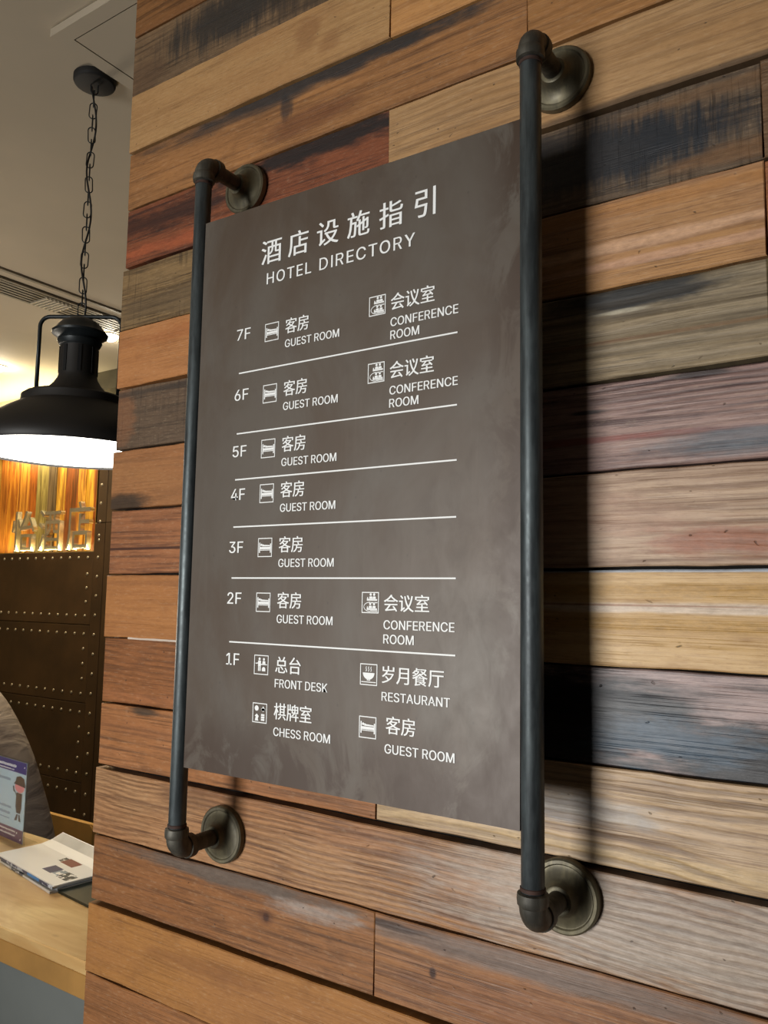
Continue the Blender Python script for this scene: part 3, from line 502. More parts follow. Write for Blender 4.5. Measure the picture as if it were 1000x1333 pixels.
def strip_glyph(adv, strips):
    vs, fs = [], []
    for outer, inner in strips:
        i0 = len(vs); n = len(outer); vs += list(outer)+list(inner)
        fs += [[i0+i, i0+i+1, i0+n+i+1, i0+n+i] for i in range(n-1)]
    return adv, vs, fs
def _bowl(x, yt, yb, w, t, n=14):
    # stem edge x, bowl from yt round to yb
    r = (yt-yb)/2; c = (yt+yb)/2; o = [(x, yt)]; i_ = [(x, yt-t)]
    for k in range(n+1):
        a = PI/2-PI*k/n
        o.append((x+w-r*.92+r*.92*math.cos(a), c+r*math.sin(a))); i_.append((x+w-r*.92+(r*.92-t*1.1)*math.cos(a), c+(r-t)*math.sin(a)))
    return o+[(x, yb)], i_+[(x, yb+t)]
GLYPHS['I'] = strip_glyph(215, [([(70, 509), (70, 0)], [(132, 509), (132, 0)])])
GLYPHS['D'] = strip_glyph(502, [([(54, 509), (54, 0)], [(111, 509), (111, 0)]), _bowl(111, 509, 0, 347, 54)])
GLYPHS['R'] = strip_glyph(459, [([(54, 509), (54, 0)], [(111, 509), (111, 0)]), _bowl(111, 509, 222, 292, 54), ([(225, 240), (350, 0)], [(287, 240), (415, 0)])])
def latin_bm(s, spacing=1.0):
    bm = bmesh.new(); x = 0
    for ch in s:
        if ch == ' ': x += 190; continue
        a, vs, fs = GLYPHS[ch]
        vv = [bm.verts.new((x+p, q, 0)) for p, q in vs]
        faces = []
        for f in fs:
            try: faces.append(bm.faces.new([vv[i] for i in f]))
            except ValueError: pass
        x += a*spacing
    return bm
def text_bm(s, bold=0.0, depth=0.01):
    """Chinese characters come from Blender's built-in font"""
    cu = bpy.data.curves.new('t', 'FONT'); cu.body = s; cu.size = 1.0
    cu.offset = bold; cu.extrude = depth; cu.resolution_u = 3
    o = bpy.data.objects.new('t', cu); COL.objects.link(o)
    dg = bpy.context.evaluated_depsgraph_get(); dg.update()
    me = bpy.data.meshes.new_from_object(o.evaluated_get(dg))
    bm = bmesh.new(); bm.from_mesh(me)
    bpy.data.objects.remove(o); bpy.data.curves.remove(cu); bpy.data.meshes.remove(me)
    return bm
def fit(bm, x0, x1, z0, z1, yfront, depth):
    xs = [v.co.x for v in bm.verts]; ys = [v.co.y for v in bm.verts]; zs = [v.co.z for v in bm.verts]
    ax, bx, ay, by, az, bz = min(xs), max(xs), min(ys), max(ys), min(zs), max(zs)
    for v in bm.verts:
        x, y, z = v.co
        v.co = Vector((x0+(x-ax)/(bx-ax)*(x1-x0), yfront+(0 if bz == az else (bz-z)/(bz-az)*depth), z0+(y-ay)/(by-ay)*(z1-z0)))
    return bm
def lettering(s, x0, x1, z0, z1, bold=0.0, spacing=1.0):
    lat = s[0] in GLYPHS
    e = .00032 if lat else (.0006 if z1-z0 > .03 else .00036)          # two overlaid copies a hair apart give the heavier stroke
    bm = fit(latin_bm(s, spacing) if lat else text_bm(s, bold, 0), x0+e, x1-e, z0, z1, -.0008, 0)
    src = list(bm.verts)
    g = bmesh.ops.duplicate(bm, geom=bm.verts[:]+bm.edges[:]+bm.faces[:])
    for v in g['geom']:
        if isinstance(v, bmesh.types.BMVert): v.co.x += e; v.co.y -= .00004
    for v in src: v.co.x -= e
    return obj('lettering', bm, M_vinyl, board)
CB = 0; EB = .004
for ch, x0, x1, z0, z1 in (('酒', .1365, .1805, .8285, .8695), ('店', .1945, .2365, .8295, .8705), ('设', .2535, .2965, .8325, .8720),
                           ('施', .3130, .3550, .8320, .8725), ('指', .3725, .4145, .8320, .8725), ('引', .4345, .4700, .8330, .8755)):
    lettering(ch, x0, x1, z0, z1, 0)
lettering('HOTEL', .1500, .2437, .7935, .8130, .004, 1.12)
lettering('DIRECTORY', .2600, .4360, .7935, .8135, .004, 1.12)

def stroke(bm, pts, w, y0, y1):
    for (x0, z0), (x1, z1) in zip(pts, pts[1:]):
        d = Vector((x1-x0, z1-z0)); ln = d.length; d.normalize(); nx, nz = -d.y*w/2, d.x*w/2
        prism(bm, [(x0+nx, z0+nz), (x1+nx, z1+nz), (x1-nx, z1-nz), (x0-nx, z0-nz)], y0, y1)
def disc(bm, cx, cz, rx, rz, y0, y1, n=16, a0=0, a1=2*PI):
    full = abs(a1-a0-2*PI) < 1e-6
    prism(bm, [(cx+rx*math.cos(a0+(a1-a0)*i/(n if full else n-1)), cz+rz*math.sin(a0+(a1-a0)*i/(n if full else n-1))) for i in range(n)], y0, y1)
def icon(kind, x0, z0, s=.0295):
    bm = bmesh.new(); y0, y1 = -.0008, .0002
    X = lambda u: x0+u*s
    Z = lambda v: z0+v*s*1.02
    P = lambda pts: prism(bm, [(X(u), Z(v)) for u, v in pts], y0, y1)
    t = .045
    P([(0, 0), (1, 0), (1, t), (0, t)]); P([(0, 1-t), (1, 1-t), (1, 1), (0, 1)])
    P([(0, t), (t, t), (t, 1-t), (0, 1-t)]); P([(1-t, t), (1, t), (1, 1-t), (1-t, 1-t)])
    Dd = lambda u, v, r, n=14, a0=0, a1=2*PI: disc(bm, X(u), Z(v), r*s, r*s, y0, y1, n, a0, a1)
    if kind == 'bed':
        P([(.09, .22), (.16, .22), (.16, .76), (.09, .76)]); P([(.86, .22), (.93, .22), (.93, .70), (.86, .70)])
        P([(.16, .40), (.86, .40), (.86, .53), (.16, .53)]); P([(.16, .34), (.86, .34), (.86, .375), (.16, .375)])
        Dd(.24, .64, .065); P([(.30, .56), (.86, .56), (.84, .62), (.42, .64), (.32, .68)])
    elif kind == 'meeting':
        for oz, us in ((.52, (.40, .58, .78)), (.08, (.34, .56, .78))):
            for u in us[1:] if oz > .3 else us[1:]:
                Dd(u-.06, oz+.36, .065); P([(u-.16, oz+.14), (u+.05, oz+.14), (u+.03, oz+.27), (u-.13, oz+.27)])
            P([(.30, oz+.07), (.90, oz+.07), (.90, oz+.15), (.30, oz+.15)])
            P([(.30, oz+.15), (.38, oz+.15), (.36, oz+.24), (.32, oz+.24)])
        stroke(bm, [(X(.5-.42*math.sin(a)*.9), Z(.30+.22*math.cos(a))) for a in [PI*i/8 for i in range(9)]], .035*s, y0, y1)
        P([(.5, .48), (.92, .48), (.92, .52), (.5, .52)]); P([(.5, .08), (.92, .08), (.92, .13), (.5, .13)])
    elif kind == 'desk':
        Dd(.38, .80, .075); Dd(.68, .79, .07)
        P([(.28, .44), (.48, .44), (.48, .71), (.28, .71)]); P([(.29, .18), (.37, .18), (.37, .44), (.29, .44)]); P([(.40, .18), (.47, .18), (.47, .44), (.40, .44)])
        P([(.10, .53), (.28, .56), (.28, .61), (.10, .58)]); P([(.57, .54), (.80, .54), (.77, .70), (.60, .70)])
        P([(.48, .50), (.90, .50), (.90, .545), (.48, .545)]); Dd(.68, .28, .12, 12, 0, PI); P([(.56, .18), (.80, .18), (.80, .28), (.56, .28)])
    elif kind == 'game':
        Dd(.28, .73, .14); Dd(.28, .25, .0001, 3)
        P([(.60, .62), (.88, .62), (.86, .70), (.74, .86), (.62, .70)]); Dd(.67, .69, .075); Dd(.81, .69, .075); P([(.71, .57), (.77, .57), (.76, .66), (.72, .66)])
        P([(.18, .10), (.42, .10), (.38, .22), (.44, .34), (.30, .46), (.16, .34), (.24, .30), (.20, .20)])
        for v in (.12, .24, .36): P([(.60, v), (.84, v), (.84, v+.10), (.60, v+.10)])
    elif kind == 'bowl':
        disc(bm, X(.5), Z(.58), .34*s, .32*s, y0, y1, 18, PI, 2*PI)
        P([(.40, .22), (.60, .22), (.60, .28), (.40, .28)])
        for u in (.36, .5, .64): stroke(bm, [(X(u-.02), Z(.64)), (X(u+.02), Z(.72)), (X(u-.02), Z(.80)), (X(u+.01), Z(.87))], .04*s, y0, y1)
        P([(.08, .13), (.92, .13), (.92, .17), (.08, .17)])
    return obj('pictogram', bm, M_vinyl, board)

LINES = [.6514, .5490, .4723, .3944, .3115, .2093]
for z in LINES:
    obj('divider_line', newbox(.0948, .5068, -.0008, .0002, z-.0011, z+.0011), M_vinyl, board)
for s, z in (('7F', .7085), ('6F', .6050), ('5F', .5100), ('4F', .4385), ('3F', .3520), ('2F', .2700), ('1F', .1730)):
    lettering(s, .0870 if s != '1F' else .0893, .1180, z, z+.0185, .004)
# left column of entries: (icon, Chinese, width, English, width, icon bottom z)
for ic, cn, cw, en, ew, zi in (('bed', '客房', .048, 'GUEST ROOM', .1085, .6960), ('bed', '客房', .048, 'GUEST ROOM', .1085, .5935), ('bed', '客房', .048, 'GUEST ROOM', .1085, .5035),
                               ('bed', '客房', .048, 'GUEST ROOM', .1085, .4310), ('bed', '客房', .048, 'GUEST ROOM', .1080, .3447), ('bed', '客房', .048, 'GUEST ROOM', .1085, .2585),
                               ('desk', '总台', .0505, 'FRONT DESK', .1017, .1617), ('game', '棋牌室', .0735, 'CHESS ROOM', .1088, .0883)):
    icon(ic, .1500, zi)
    cz = zi+(.0065 if ic == 'bed' else .0048 if ic == 'desk' else .0085)
    lettering(cn, .1935, .1935+cw, cz, cz+.0250, CB)
    ez = zi-.0163 if ic == 'bed' else zi-.0173 if ic == 'desk' else zi-.0163
    lettering(en, .1935, .1935+ew, ez, ez+.0130, EB)
for ic, cn, x, cw, czo, rows, xi, zi in (
        ('meeting', '会议室', .3955, .0742, .0025, (('CONFERENCE', .1124, .6787, .0133), ('ROOM', .0495, .6592, .0133)), .3569, .7005),
        ('meeting', '会议室', .3955, .0742, .0020, (('CONFERENCE', .1124, .5767, .0128), ('ROOM', .0495, .5575, .0130)), .3569, .5983),
        ('meeting', '会议室', .3918, .0745, .0030, (('CONFERENCE', .1136, .2398, .0128), ('ROOM', .0503, .2198, .0130)), .3538, .2617),
        ('bowl', '岁月餐厅', .3905, .0995, .0050, (('RESTAURANT', .1090, .1407, .0125),), .3532, .1603),
        ('bed', '客房', .3983, .0480, .0098, (('GUEST ROOM', .1100, .0700, .0128),), .3530, .0870)):
    icon(ic, xi, zi)
    lettering(cn, x, x+cw, zi+czo, zi+czo+(.0255 if ic == 'meeting' and zi > .5 else .0240), CB)
    for en, ew, ez, eh in rows:
        ex = x if ic != 'bed' else .3968
        lettering(en, ex, ex+ew, ez, ez+eh, EB)

# ------------------------------------------------------------------ pendant lamp
M_black = plain('black_enamel', '#1a1816', .55, .05, .1, 6)
M_gunmetal = plain('dark_painted_metal', '#24292b', .4, .4, .15, 12)
M_white_emit = emis('lit_lamp_glass', (1.0, .95, .86), 7.0)
M_innerwhite = plain('white_enamel', '#eeeae0', .4)
LX, LY = -.845, .352
lamp = empty('pendant_lamp', (LX, LY, .65), 'black industrial dome pendant lamp on a chain, lit, above the reception counter', 'lamp')
LR = .265; RZ = .652
prof = [(LR, RZ), (LR+.002, RZ+.004), (LR+.001, RZ+.020), (LR-.006, RZ+.035), (LR-.024, RZ+.057), (LR-.056, RZ+.082), (.174, RZ+.106), (.140, RZ+.126), (.1385, RZ+.133), (.1375, RZ+.146), (.130, RZ+.152), (.085, RZ+.156)]
inner = [(r-.003, z-.002) for r, z in prof[::-1]]
obj('shade', lathe(prof+[(.082, RZ+.153)]+inner[1:], (LX, LY, 0), 'Z', 72), M_black, lamp, smooth=True)
obj('neck', lathe([(.092, RZ+.154), (.080, RZ+.166), (.062, RZ+.186), (.052, RZ+.202), (.049, RZ+.215), (.0485, RZ+.292), (.052, RZ+.294)], (LX, LY, 0), 'Z', 48), M_black, lamp, smooth=True)
bmv = bmesh.new()
for k in range(8):
    a = 2*PI*k/8+.2
    r = bmesh.ops.create_cube(bmv, size=1)
    mt = Matrix.Translation((LX+.0485*math.cos(a), LY+.0485*math.sin(a), RZ+.252)) @ Matrix.Rotation(a, 4, 'Z') @ Matrix.Diagonal((.004, .009, .072, 1))
    bmesh.ops.transform(bmv, matrix=mt, verts=r['verts'])
obj('vent_slots', bmv, plain('slot_black', '#020202', .9), lamp)
obj('cap', lathe([(.046, RZ+.288), (.054, RZ+.297), (.058, RZ+.307), (.055, RZ+.313), (.063, RZ+.319), (.072, RZ+.325), (.073, RZ+.331), (.063, RZ+.340), (.058, RZ+.348), (.048, RZ+.360), (.032, RZ+.369), (.014, RZ+.374), (0, RZ+.375)], (LX, LY, 0), 'Z', 48), M_gunmetal, lamp, smooth=True)
YW = .112; YT = RZ+.378
pts = [(-YW, RZ+.150)]+[(-YW, RZ+.33)]+[(-YW+.028*(1-math.cos(a)), YT-.028+.028*math.sin(a)) for a in [PI/2*i/6 for i in range(7)]]
pts = pts+[(-x, z) for x, z in pts[::-1]]
ya = math.radians(32)
obj('yoke', tube([(LX+x*math.cos(ya), LY+x*math.sin(ya), z) for x, z in pts], .0055, 10), M_gunmetal, lamp, smooth='all')
obj('diffuser', lathe([(0, RZ+.004), (LR-.006, RZ+.004), (LR-.006, RZ+.012), (0, RZ+.012)], (LX, LY, 0), 'Z', 64), M_white_emit, lamp, label='glowing white diffuser')
obj('canopy', lathe([(0, CEIL-.020), (.050, CEIL-.020), (.055, CEIL-.017), (.057, CEIL-.012), (.057, CEIL), (0, CEIL)], (LX, LY, 0), 'Z', 48), plain('matt_black', '#0c0b0a', .7), lamp, smooth=True)
# chain: one mesh shared by all links
def link_bm():
    h, r = .0140, .0094; pts = []
    for i in range(8): a = PI*i/7; pts.append((r*math.cos(a), 0, h+r*math.sin(a)))
    for i in range(8): a = PI+PI*i/7; pts.append((r*math.cos(a), 0, -h+r*math.sin(a)))
    return tube(pts, .0016, 6, closed=True)
ztop, zbot = CEIL-.024, YT+.016
nl = int(round((ztop-zbot)/.0365)); pitch = (ztop-zbot)/nl
lk = obj('chain_link', link_bm(), M_gunmetal, lamp, (0, 0, 0), smooth='all')
for i in range(nl+1):
    o = lk if i == 0 else dup(lk, parent=lamp)
    o.location = Vector((LX, LY, zbot+i*pitch))-wloc(lamp)
    o.rotation_euler = (0, .05*math.sin(i*1.7), math.radians(52+90*(i % 2)))
cp = [(LX+.009*math.sin(i*.33)+.002, LY+.009*math.cos(i*.33), YT+(CEIL-.03-YT)*i/48) for i in range(49)]
obj('power_cord', tube(cp, .0026, 8), M_black, lamp, smooth='all')
def point(name, loc, power, color, r):
    l = bpy.data.lights.new(name, 'POINT'); l.energy = power; l.color = color; l.shadow_soft_size = r
    o = bpy.data.objects.new(name, l); COL.objects.link(o); o.location = loc; return o

# ------------------------------------------------------------------ ceiling fittings
M_ventgrey = plain('vent_grey_paint', '#81796a', .6)
M_ventdark = plain('vent_slot_dark', '#3c372e', .8)
M_fin = plain('vent_white_fin', '#d0c8b6', .5)
vent = empty('ceiling_vent', (-2.52, 1.0, CEIL), 'long grey linear air vent set in the reception ceiling', 'vent')
obj('backing', newbox(-2.60, -2.44, -1.5, 2.3, CEIL-.004, CEIL), M_ventdark, vent)
for xx in (-2.605, -2.575, -2.545, -2.515, -2.485, -2.455, -2.43):
    obj('slat', newbox(xx-.009, xx+.009, -1.5, 2.3, CEIL-.012, CEIL-.004), M_ventgrey, vent)
obj('trim_bead', newbox(-2.345, -2.325, -1.5, 2.3, CEIL-.010, CEIL), M_ventgrey, vent)
fin = None
for y in (1.28, 1.78):
    for i in range(7):
        yy = y+i*.022
        if fin is None: fin = obj('fin', newbox(-2.59, -2.45, yy, yy+.007, CEIL-.020, CEIL-.012), M_fin, vent)
        else:
            f = dup(fin, parent=vent); f.location = (0, yy-1.28, 0)
M_down = emis('downlight_lens', (1.0, .93, .80), 22.0)
for i, (dx, dyy, lab) in enumerate(((-2.70, 1.84, 'round recessed downlight glowing in the ceiling just right of the pendant lamp cap'), (-3.86, 1.87, 'round recessed downlight at the far left edge of the ceiling'), (-4.6, .9, None))):
    if lab is None: continue
    d = empty('downlight', (dx, dyy, CEIL), lab, 'ceiling light', 'recessed downlights')
    obj('trim_ring', lathe([(.046, CEIL-.001), (.058, CEIL-.001), (.060, CEIL-.006), (.050, CEIL-.010), (.046, CEIL-.008)], (dx, dyy, 0), 'Z', 32), M_fin, d, smooth=True)
    obj('lens', lathe([(0, CEIL-.036), (.016, CEIL-.034), (.030, CEIL-.027), (.040, CEIL-.015), (.044, CEIL-.002), (0, CEIL-.002)], (dx, dyy, 0), 'Z', 28), M_down, d)

point('downlight_lamp', (-2.70, 1.84, CEIL-.09), 3.0, (1.0, .90, .70), .04)
point('downlight_lamp', (-3.86, 1.87, CEIL-.09), 5.0, (1.0, .90, .70), .04)
# ------------------------------------------------------------------ rear wall: riveted panels and the lit wooden niche
YB = 2.45
M_rivet = plain('rivet_steel', '#b5aa94', .35, .6, .1, 20)
def panel(x0, x1, z0, z1, mat, y=YB, rx=(), rz=(), extra=(), rows=True):
    p = obj('metal_panel', newbox(x0, x1, y, y+.012, z0, z1, bev=.002), mat, wall_back, ((x0+x1)/2, y, (z0+z1)/2))
    bmr = bmesh.new()
    def riv(x, z):
        r = bmesh.ops.create_uvsphere(bmr, u_segments=8, v_segments=5, radius=.0115)
        bmesh.ops.transform(bmr, matrix=Matrix.Translation((x, y, z)) @ Matrix.Diagonal((1, .55, 1, 1)), verts=r['verts'])
    for x in rx:
        for z in rz: riv(x, z)
    for x, z in extra: riv(x, z)
    if len(bmr.verts): obj('rivets', bmr, M_rivet, p, smooth='all', kind='stuff', label='small steel rivet heads')
    else: bmr.free()
    return p
rzs = [.513-.1275*i for i in range(17)]
NX0, NX1, NZ0, NZ1 = -4.95, -3.562, .560, 1.34
# right-hand vertical strip with two lines of rivets
panel(-3.562, -3.455, .745, 1.70, M_panelmetal_lit, rx=(-3.512,), rz=[.629+.124*i for i in range(9)])
panel(-3.562, -3.455, FLOOR, .741, M_panelmetal, YB-.002, rx=(-3.512,), rz=[.66]+[z for z in rzs if z > FLOOR+.05])
panel(-3.45, -2.2, .745, 1.70, M_panelmetal_lit, rx=(-3.388,), rz=[.855+.124*i for i in range(-0, 7)])
panel(-3.45, -2.2, FLOOR, .741, M_panelmetal, YB-.002, rx=(-3.388,), rz=[.732-.124*i for i in range(0)])
# sheets below the niche
seams = [.556, .064, -.446, -.956, FLOOR]
for a, b in zip(seams, seams[1:]):
    for x0, x1 in ((-5.55, -4.66), (-4.655, -3.566)):
        top, bot = a-.060, b+.060
        ex = [(x, z) for z in (top+.017 if a > .5 else top, bot) for x in [x0+.055+(x1-x0-.11)*i/(9 if x1 < -4 else 10) for i in range(11)] if x0 < x < x1]
        ex += [(x1-.052, top-(top-bot)*i/4) for i in (1, 2, 3)]
        panel(x0, x1, b+.002, a-.002, M_panelmetal, YB, extra=ex)
panel(-5.55, -3.566, NZ1, 1.40, M_panelmetal_lit, YB)
struct('trim_4', newbox(-5.6, -3.53, YB, YB+.1, 1.402, CEIL), M_plaster)
panel(-5.55, NX0, NZ0, NZ1, M_panelmetal_lit, YB)
# niche: vertical live boards, lit from its own LED strips
niche_y = YB+.15
BRD = [('#b4742c', '#7a4014', .10), ('#c8862e', '#8a4a18', .13), ('#c98a34', '#7c4418', .16), ('#a65c1c', '#6e3a12', .10), ('#9a8a50', '#5c4c24', .15), ('#6e5a40', '#40301e', .10),
       ('#d8a83e', '#8a5a1c', .11), ('#8f4c1a', '#55300f', .15), ('#d39a38', '#84501a', .09), ('#dca93a', '#92601c', .10), ('#9c4e16', '#6a340e', .13), ('#d8b254', '#8c581c', .085)]
tot = sum(b[2] for b in BRD); x = NX0; sc = (NX1-NX0)/tot
for i, (c1, c2, wd) in enumerate(BRD):
    wd *= sc
    m = NT('live_board_%d' % i); cc = m.coord((i*3.1, i*1.7, 0))
    n1 = m.noise(m.vec('MULTIPLY', cc, (28, 1, 2.4)), 1, 4, .6, .8); n2 = m.noise(m.vec('MULTIPLY', cc, (120, 1, 5)), 1, 3)
    col = m.mix(m.sstep(n1, .35, .65), lin(c2), lin(c1)); col = m.mix(m.math('MULTIPLY', m.sstep(n2, .45, .75), .4), col, lin(c2, .7))
    m.out(col, .45, m.bump(n1, .3, .004), 0, .4)
    off = [random.uniform(-.012, .012) for _ in range(7)]
    bm = bmesh.new(); yo = niche_y-random.uniform(0, .02)
    poly = [(x+.002, NZ0)]+[(x+wd-.003+o*.5*math.sin(k*PI/6), NZ0+(NZ1-NZ0)*k/6) for k, o in enumerate(off)]+[(x+.002, NZ1)]
    prism(bm, poly, yo, niche_y+.015)
    obj('wood_board', bm, m.m, wall_back, (x+wd/2, niche_y, (NZ0+NZ1)/2))
    x += wd
bm = bmesh.new(); box(bm, NX0-.02, NX1+.0, YB+.012, niche_y+.03, NZ0-.02, NZ0); box(bm, NX0-.02, NX1+.0, YB+.012, niche_y+.03, NZ1, NZ1+.02)
box(bm, NX1-.004, NX1+.015, YB+.0, niche_y+.03, NZ0, NZ1); box(bm, NX0-.02, NX0, YB+.0, niche_y+.03, NZ0, NZ1)
setp(obj('trim_3', bm, plain('niche_frame_brass', '#8a6a2a', .5, .2)), kind='structure')
area('niche_led_top', (-4.25, YB+.05, NZ1-.02), (-4.25, YB+.12, NZ0), 1.35, .04, 9, (1.0, .83, .44))
area('niche_led_bottom', (-4.25, YB+.03, NZ0+.012), (-4.25, YB+.13, NZ1), 1.35, .03, 5.5, (1.0, .86, .44))
M_letter = plain('brushed_letter_metal', '#d9d2bd', .25, .85, .1, 14)
for ch, x0, x1, z1, lab in (('怡', -4.565, -4.285, .865, 'leftmost shiny metal character standing in the glowing wooden niche'), ('酒', -4.235, -3.975, .862, 'middle shiny metal character, three-dot water radical, standing in the glowing niche'), ('店', -3.905, -3.650, .905, 'rightmost shiny metal character standing in the glowing wooden niche')):
    o = obj('sign_character', fit(text_bm(ch, 0, .1), x0, x1, NZ0+.001, z1, YB+.02, .035), M_letter, None, (x0, YB+.03, NZ0))
    setp(o, lab, 'sign letter', 'metal characters in the niche')

# ------------------------------------------------------------------ reception counter
CT = -.56; CF = .293; CBk = .80; TH = .085
M_ctop = wood('pale_varnished_pine', '#d2ab62', '#a87a38', alt='#dcb870', fine=.35, pits=.08, rough=.32, seed=90, bump=.1, stains=[('#a8743a', -.2, 0, .5, .15, 0)])
def topwood():
    m = NT('varnished_pine_top'); c = m.coord()
    n1 = m.noise(m.vec('MULTIPLY', c, (3, 9, 9)), 1, 4, .55, .7); n2 = m.noise(m.vec('MULTIPLY', c, (6, 70, 60)), 1, 3)
    col = m.mix(m.sstep(n1, .35, .68), lin('#c29860'), lin('#dcbd84')); col = m.mix(m.math('MULTIPLY', m.sstep(n2, .5, .8), .3), col, lin('#9a6c34'))
    vo = m.n('ShaderNodeTexVoronoi'); m.put(vo.inputs['Vector'], m.vec('MULTIPLY', c, (5, 9, 1))); vo.inputs['Scale'].default_value = 1
    col = m.mix(m.math('MULTIPLY', m.math('SUBTRACT', 1.0, m.sstep(vo.outputs['Distance'], .04, .12)), .6), col, lin('#6e4420'))
    return m.out(col, .35, m.bump(n2, .1, .001), 0, .5)
M_ctop = topwood()
M_cgrey = plain('slate_grey_panel', '#6c706d', .5, .1, .1, 4)
counter = empty('reception_counter', (-1.6, .55, FLOOR), 'long reception counter with pale pine top and slate grey front, left of the plank wall', 'counter')
CX0, CX1 = -4.2, -.392
obj('worktop', newbox(CX0, CX1, CF, CBk, CT-.03, CT, bev=.003), M_ctop, counter)
obj('apron', newbox(CX0, CX1, CF+.002, CF+.05, CT-TH, CT-.0305, bev=.002), plain('pine_edge', '#a57b42', .45, 0, .14, 9), counter, label='pine front edge band')
obj('front_panel', newbox(CX0+.02, CX1, CF+.03, CF+.05, FLOOR, CT-TH), M_cgrey, counter)
obj('back_panel', newbox(CX0+.02, CX1, CBk-.06, CBk-.04, FLOOR, CT-.03), M_cgrey, counter)
obj('screw_head', lathe([(0, .003), (.004, .003), (.006, 0)], (-.640, CF+.03, -.735), '-Y', 12), M_rivet, counter, smooth=True)

# tan chair behind the counter
M_tan = plain('tan_leatherette', '#d6a459', .55, 0, .08, 6, .1)
chx, chy = -2.375, 1.76
ch = empty('office_chair', (chx, chy, FLOOR), 'tan upholstered chair behind the counter, beside the plank wall', 'chair')
def rounded(x0, x1, z0, z1, r, n=5):
    out = []
    for cx, cz, a0 in ((x1-r, z1-r, 0), (x0+r, z1-r, PI/2), (x0+r, z0+r, PI), (x1-r, z0+r, 3*PI/2)):
        out += [(cx+r*math.cos(a0+PI/2*i/n), cz+r*math.sin(a0+PI/2*i/n)) for i in range(n+1)]
    return out
bm = bmesh.new(); prism(bm, rounded(chx-.190, chx+.190, -1.10, -.782, .02), 1.50, 1.525); bmesh.ops.bevel(bm, geom=[e for e in bm.edges if abs(e.verts[0].co.y-e.verts[1].co.y) < 1e-6], offset=.006, segments=2, affect='EDGES')
obj('backrest', bm, M_tan, ch, smooth=True)
obj('seat', newbox(chx-.21, chx+.21, 1.535, 1.96, -1.12, -1.05, bev=.02), M_tan, ch)
obj('back_bracket', newbox(chx-.03, chx+.03, 1.525, 1.56, -1.14, -.90), M_black, ch)
obj('column', lathe([(.028, -1.46), (.028, -1.12)], (chx, chy, 0), 'Z', 20), M_gunmetal, ch, smooth=True)
for i in range(5):
    a = 2*PI*i/5+.3
    lg = obj('leg', tube([(chx, chy, -1.46), (chx+.16*math.cos(a), chy+.16*math.sin(a), -1.475), (chx+.27*math.cos(a), chy+.27*math.sin(a), -1.50)], [.022, .018, .013], 8), M_black, ch, smooth='all')
    obj('caster', lathe([(0, -.011), (.024, -.011), (.025, 0), (.024, .011), (0, .011)], (chx+.27*math.cos(a), chy+.27*math.sin(a), -1.525), 'X', 18), M_black, lg, smooth=True)

# ------------------------------------------------------------------ magazines
def sheetmat(name, base, pics, rough=.4):
    """pics: (hex, u0,u1,v0,v1) rectangles in metres on the sheet"""
    m = NT(name); c = m.n('ShaderNodeTexCoord').outputs['Object']
    s = m.n('ShaderNodeSeparateXYZ'); m.put(s.inputs[0], c)
    col = lin(base)
    for hx, u0, u1, v0, v1, nz in pics:
        a = m.math('MULTIPLY', m.math('GREATER_THAN', s.outputs[0], u0), m.math('LESS_THAN', s.outputs[0], u1))
        b = m.math('MULTIPLY', m.math('GREATER_THAN', s.outputs[1], v0), m.math('LESS_THAN', s.outputs[1], v1))
        f = m.math('MULTIPLY', a, b)
        if nz: f = m.math('MULTIPLY', f, m.sstep(m.noise(c, nz, 3), .42, .5))
        col = m.mix(f, col, lin(hx))
    return m.out(col, rough)
Fp, Lp, Bp, Rp = Vector((-1.054, .504)), Vector((-1.428, .566)), Vector((-1.414, .788)), Vector((-1.003, .726))
ux = (Fp-Lp).normalized(); ang = math.atan2(ux.y, ux.x)
